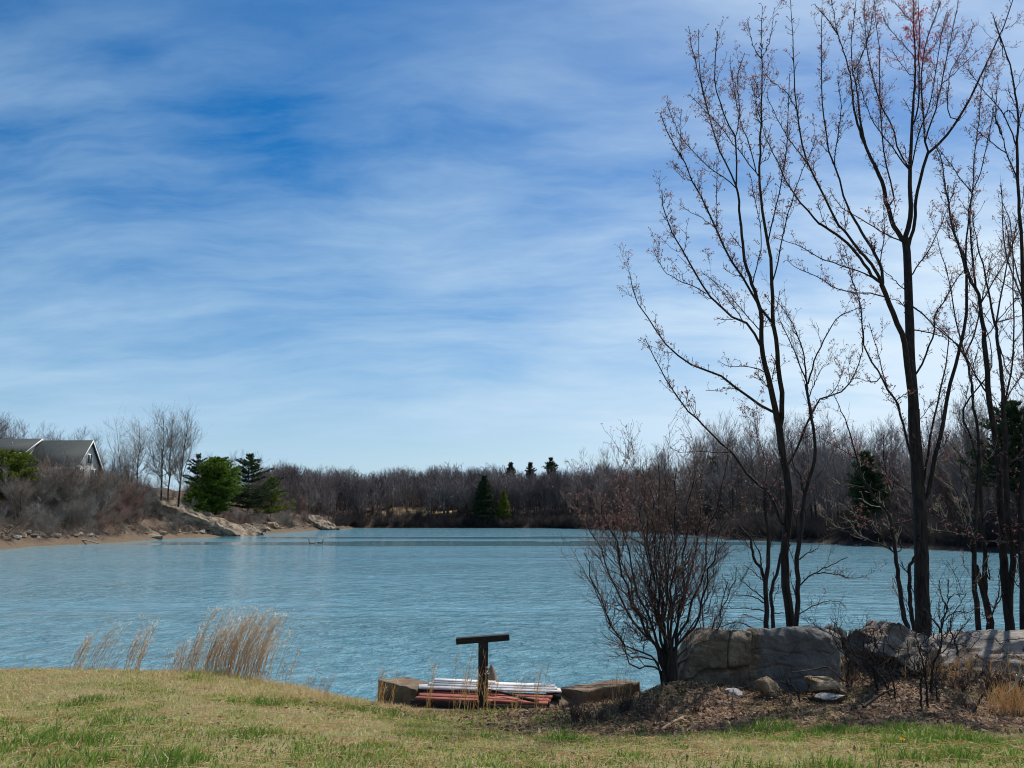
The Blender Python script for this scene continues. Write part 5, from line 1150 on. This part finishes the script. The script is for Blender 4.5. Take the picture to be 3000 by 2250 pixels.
reed_m = blade_mat('reed_straw', [(0.0, (0.58, 0.31, 0.11)), (1.0, (0.90, 0.76, 0.48)), (0.5, (0.78, 0.54, 0.25))], 0.5)
plume_m = leafy('silver_plume', (0.62, 0.56, 0.48), (0.75, 0.70, 0.63), 0.5, 10)
def grass_clump(u, v, Y, n, spread, h, seed, label, lean=0.16, plume=0.7, name='dry_grass_clump', group=None, cat='dry grass', rad=.0029):
    r = np.random.default_rng(seed); g = at(u, v, Y); g[2] = hz(g[0], g[1]); e = empty(name, g, label, cat, group)
    p = r.normal(size=(n, 3))*np.array([spread, spread*.5, 0]); p[:, 2] = height(p[:, 0]+g[0], p[:, 1]+g[1])-g[2]-.02; hh = r.uniform(h*.45, h, n); s = np.linspace(0, 1, 6)
    ln = np.stack([lean*(0.5+r.random(n)), r.normal(size=n)*.10, np.ones(n)], 1); ln[:, 0] += r.normal(size=n)*.07
    C = p[:, None]+ln[:, None]*hh[:, None, None]*s[None, :, None]; C[:, :, 0] += (hh*lean*1.0)[:, None]*s[None]**2.5; C += r.normal(size=C.shape)*.004
    a = Acc(); a.tubes(C, np.repeat((rad*np.linspace(1, .5, 6))[None], n, 0), 3); tone = np.repeat(r.random(n), 18)
    # side leaves and short branchlets
    B, BR = grow(C, np.full((n, 6), rad*.7), n*5, (.06, .24), (10, 32), .0, 4, .03, 1.0, rad*.5, (.1, .9), r, .5); nb = len(B); a.tubes(B, BR, 3)
    obj('stems', new_mesh('stems', np.concatenate(a.V), a.F, reed_m, None, False, {'tone': np.concatenate([tone*.75+.15, np.repeat(r.random(nb)*.8, 12)])}), e)['kind'] = 'stuff'
    if plume:
        t = np.concatenate([C[:, -1], C[:, -1]*.5+C[:, -2]*.5, B[r.random(nb) < .35][:, -1]]); t = t[r.random(len(t)) < plume]; t = t[t[:, 2] > h*.33]; k = len(t)*4; q = np.repeat(t, 4, 0)+r.normal(size=(k, 3))*.012; d = nrm(r.normal(size=(k, 3))*.6+np.array([.5, 0, .9])); l = r.uniform(.02, .05, k)[:, None]; sd = nrm(np.cross(d, r.normal(size=(k, 3))))*.0035
        V = np.stack([q-sd, q+sd, q+d*l+sd*.6, q+d*l-sd*.6], 1).reshape(-1, 3); obj('plumes', new_mesh('plumes', V, [np.arange(4*k).reshape(-1, 4)], plume_m), e)['kind'] = 'stuff'
    return e
grass_clump(598, 1985, 11.9, 62, .20, .95, 501, 'left part of the dense broad clump of tall tan grass with silvery plumes')
grass_clump(668, 1988, 11.8, 85, .20, 1.0, 502, 'middle of the dense broad clump of tall tan grass, its reddest stems', lean=.17)
grass_clump(735, 1995, 11.8, 62, .16, 1.02, 503, 'right part of the dense broad clump of tall tan grass with silvery plumes', lean=.16)
grass_clump(268, 1965, 12.1, 17, .14, .85, 504, 'sparse tan grass clump with bending plumes, the tall one furthest left', lean=.26)
grass_clump(215, 1962, 12.2, 9, .10, .62, 508, 'short sparse tan grass stems at the left end of the bank', lean=.16)
grass_clump(385, 1972, 12.1, 20, .06, .80, 505, 'thin upright tan grass clump between the sparse and the dense clumps', lean=.17)
grass_clump(520, 1978, 12.0, 18, .14, .55, 506, 'short scattered tan stems just left of the dense clump', lean=.15)
for k, (u, v, Y, n, sp, h, lab) in enumerate([(845, 2012, 11.4, 3, .06, .75, 'thin dark weed stalk on the bank right of the dense grass clump'), (915, 2040, 11.2, 8, .2, .40, 'low dry weed stalks where the bank dips left of the spillway'), (1105, 2050, 10.9, 7, .07, .55, 'dry weed stalks beside the left wing wall'),
        (1135, 2055, 10.85, 4, .04, .62, 'tall thin weed stalk in front of the left wing wall'), (1245, 2075, 10.6, 6, .07, .70, 'dry weed stalks at the left end of the red deck'), (1365, 2090, 10.4, 16, .10, .85, 'tall tangled weeds just left of the T-shaped post'), (1425, 2095, 10.4, 10, .08, .55, 'low tangled weeds at the foot of the T-shaped post'),
        (1570, 2085, 10.5, 7, .07, .75, 'dry weed stalks at the right end of the red deck'), (1510, 2085, 10.5, 5, .06, .50, 'dry weed stalks before the right half of the red deck'), (1810, 2060, 10.6, 6, .10, .80, 'thin bending weed stalks on the mound left of the bush')]):
    grass_clump(u, v, Y, n, sp, h, 520+k, lab, lean=.08, plume=.12, name='weed_clump', cat='weeds', rad=.0028)
grass_clump(2960, 2095, 9.7, 70, .18, .34, 540, 'orange-brown tuft of dead grass at the right edge', lean=.05, plume=0, cat='dry grass')
grass_clump(2860, 1985, 11.6, 60, .45, .30, 541, 'low yellowish dead grass in front of the pale ledge', lean=.05, plume=0)

# saplings and scrub on the right
SCRUB = [('''
8 6 H 830,1010 800,880 780,780
6 2 H 780,780 772,660 800,560 780,420
4 2 H 775,690 700,640 560,560 420,480 300,420 200,340
3 2 H 772,660 730,560 760,440
3 2 H 790,600 850,500 830,400''', 11.0, 'scrubby sapling right of the big boulder, its long branch reaching over the boulder'), ('''
7 5 H 945,1090 880,900 800,800 720,720
5 2 H 720,720 600,650 520,560 480,440 400,330
3 2 H 800,800 700,640 690,520
3 2 H 620,660 560,520 600,420''', 10.7, 'leaning thin sapling in front of the peaked rock'), ('''
6 4 H 978,1090 960,940 930,830
5 2 H 930,830 900,720 870,620 880,500
3 2 H 935,850 990,720 1010,580''', 10.6, 'slim straight sapling, first of three in front of the low grey rock'), ('''
8 5 H 1205,1205 1203,1050 1200,900
5 2 H 1200,900 1150,770 1090,650 1080,520
4 2 H 1200,880 1240,760 1230,640
3 2 H 1165,800 1180,700''', 9.9, 'bare sapling standing nearest the lawn, middle of the scrub'), ('''
8 5 H 1262,1190 1250,950 1225,780
6 2 H 1225,780 1200,660 1160,540 1145,430
4 2 H 1230,800 1260,660 1300,560
3 2 H 1190,620 1230,520 1220,430''', 10.0, 'forked bare sapling close right of the one nearest the lawn'), ('''
9 6 H 1285,1055 1295,850 1320,700
6 3 H 1320,700 1370,600 1388,500 1380,380 1420,200
4 2 H 1370,600 1310,480 1290,330
4 2 H 1340,660 1430,600 1500,480 1560,420
3 2 H 1388,500 1460,420 1490,300 1600,120''', 10.9, 'tallest thin sapling before the pale ledge'), ('''
5 4 H 1352,1120 1335,960 1325,880
3 2 H 1325,880 1350,760 1400,700''', 10.4, 'short twig-like sapling right of the tallest thin one'), ('''
9 7 H 1400,860 1385,560 1360,420
6 2 H 1360,420 1280,300 1290,180
6 2 H 1370,450 1430,250 1450,0
4 2 H 1385,380 1500,280 1600,290 1700,240
4 2 H 1410,250 1380,130 1360,0
4 2 H 1430,180 1500,120 1560,150''', 13.2, 'twiggy bare sapling right of the thickest trunk, in front of the water'), ('''
7 5 H 1545,740 1520,620 1490,520
5 2 H 1490,520 1460,420 1470,300
4 2 H 1495,540 1560,420 1640,330
3 2 H 1480,480 1420,380''', 12.1, 'small forked sapling growing before the pale ledge'), ('''
5 4 H 545,870 560,760 530,640
4 2 H 530,640 450,540 400,460 380,380
4 2 H 530,660 480,600 430,480 460,340
3 2 H 545,760 620,640 700,600''', 11.3, 'brambly twigs between the big boulder and the peaked rock'), ('''
6 4 H 120,990 30,920 -40,900
3 2 H 30,920 -20,850 -60,760''', 10.4, 'low twig leaning over the stones under the big boulder')]
for k, (sp, Y, lab) in enumerate(SCRUB):
    maple('sapling', sp, Y, 600+k, lab, 'sapling', tw=4.0, spur=9, twl=(0.10, 0.42), bl=0.0, nbl=0, foot=0.12, thin=0.05, lone=(.015, .07))
stick('stick', [at(*p, Y) for p, Y in zip(parse('H 520,890 430,810 370,765 300,780 180,800 60,810'), (10.6, 10.75, 10.8, 10.85, 10.9, 10.9))], .014, .006, bush_m, 'dark forked branch leaning across the front of the big boulder')
stick('stick', [at(*p, Y) for p, Y in zip(parse('H 1640,1210 1690,1110 1740,1010'), (9.7, 9.75, 9.8))], .022, .015, bark, 'short dark stick standing slanted by the orange-brown tuft')
stick('stick', [at(*p, Y) for p, Y in zip(parse('H 1870,1070 1960,1000 2030,930 2080,810'), (9.8, 9.8, 9.85, 9.9))], .008, .016, lichen, 'pale bare stick leaning over the orange-brown tuft')
stick('stick', [at(*p, Y) for p, Y in zip(parse('H 690,1120 800,1040 940,960'), (10.0, 10.15, 10.3))], .022, .012, bark, 'dark stick lying slanted among the leaves before the saplings')
stick('stick', [at(1925, 2150, 8.75), at(1960, 2122, 9.2), at(2010, 2098, 9.65)], .012, .02, tan_rock, 'tan branch lying in the leaf litter before the bush')
# brambles on the mound and by the boulder
br_p = [bare_tree_meshes('bramble', 0.8, 560+k, bush_m, bush_m, dens=.8, spread=0.85, trunks=5, clear=.1, fine=170, tw=.0028, tl=(.10, .28), wid=.55) for k in range(3)]
rbm = np.random.default_rng(77)
for k, (u, v, Y) in enumerate([(1830, 2085, 10.2), (1880, 2105, 9.9), (1760, 2120, 9.6), (1690, 2118, 9.6), (1930, 2120, 9.6), (2510, 1960, 11.9), (2560, 1985, 11.5), (2480, 1985, 11.3), (2800, 2030, 10.9), (2900, 2040, 10.7), (2750, 2000, 11.3), (2980, 2030, 10.7), (2840, 2080, 9.9), (2300, 2060, 10.3), (2040, 2110, 9.8)]):
    g = at(u, v, Y); g[2] = hz(g[0], g[1]); s = rbm.uniform(.25, .55); make_bare('bramble', br_p[k % 3], g, rbm.uniform(0, 6), s, 'low leafless bramble in the leaf litter', 'bramble', 'brambles in the leaf litter')
# dandelion
dg = at(2647, 2203, 6.85); dg[2] = hz(dg[0], dg[1]); de = empty('dandelion', dg, 'single yellow dandelion flower in the lawn at the lower right', 'flower'); a = Acc(); a.tubes(np.array([[[0, 0, -.01], [.002, 0, .03], [0, 0, .05]]]), np.full((1, 3), .002), 5); obj('stem', a.mesh('stem', pine_bright), de)
rq = np.random.default_rng(3); n = 60; az = rq.uniform(0, 6.28, n); el = rq.uniform(.1, 1.3, n); d = np.stack([np.cos(az)*np.cos(el), np.sin(az)*np.cos(el), np.sin(el)], 1); sd = np.stack([-np.sin(az), np.cos(az), 0*az], 1)*.003; c = np.array([0, 0, .05]); V = np.stack([c-sd*.4+0*d, c+sd*.4+0*d, c+d*.021+sd, c+d*.021-sd], 1).reshape(-1, 3)
ym, t, b = material('dandelion_yellow'); b.inputs['Base Color'].default_value = (.85, .55, .01, 1); obj('petals', new_mesh('petals', V, [np.arange(4*n).reshape(-1, 4)], ym), de)
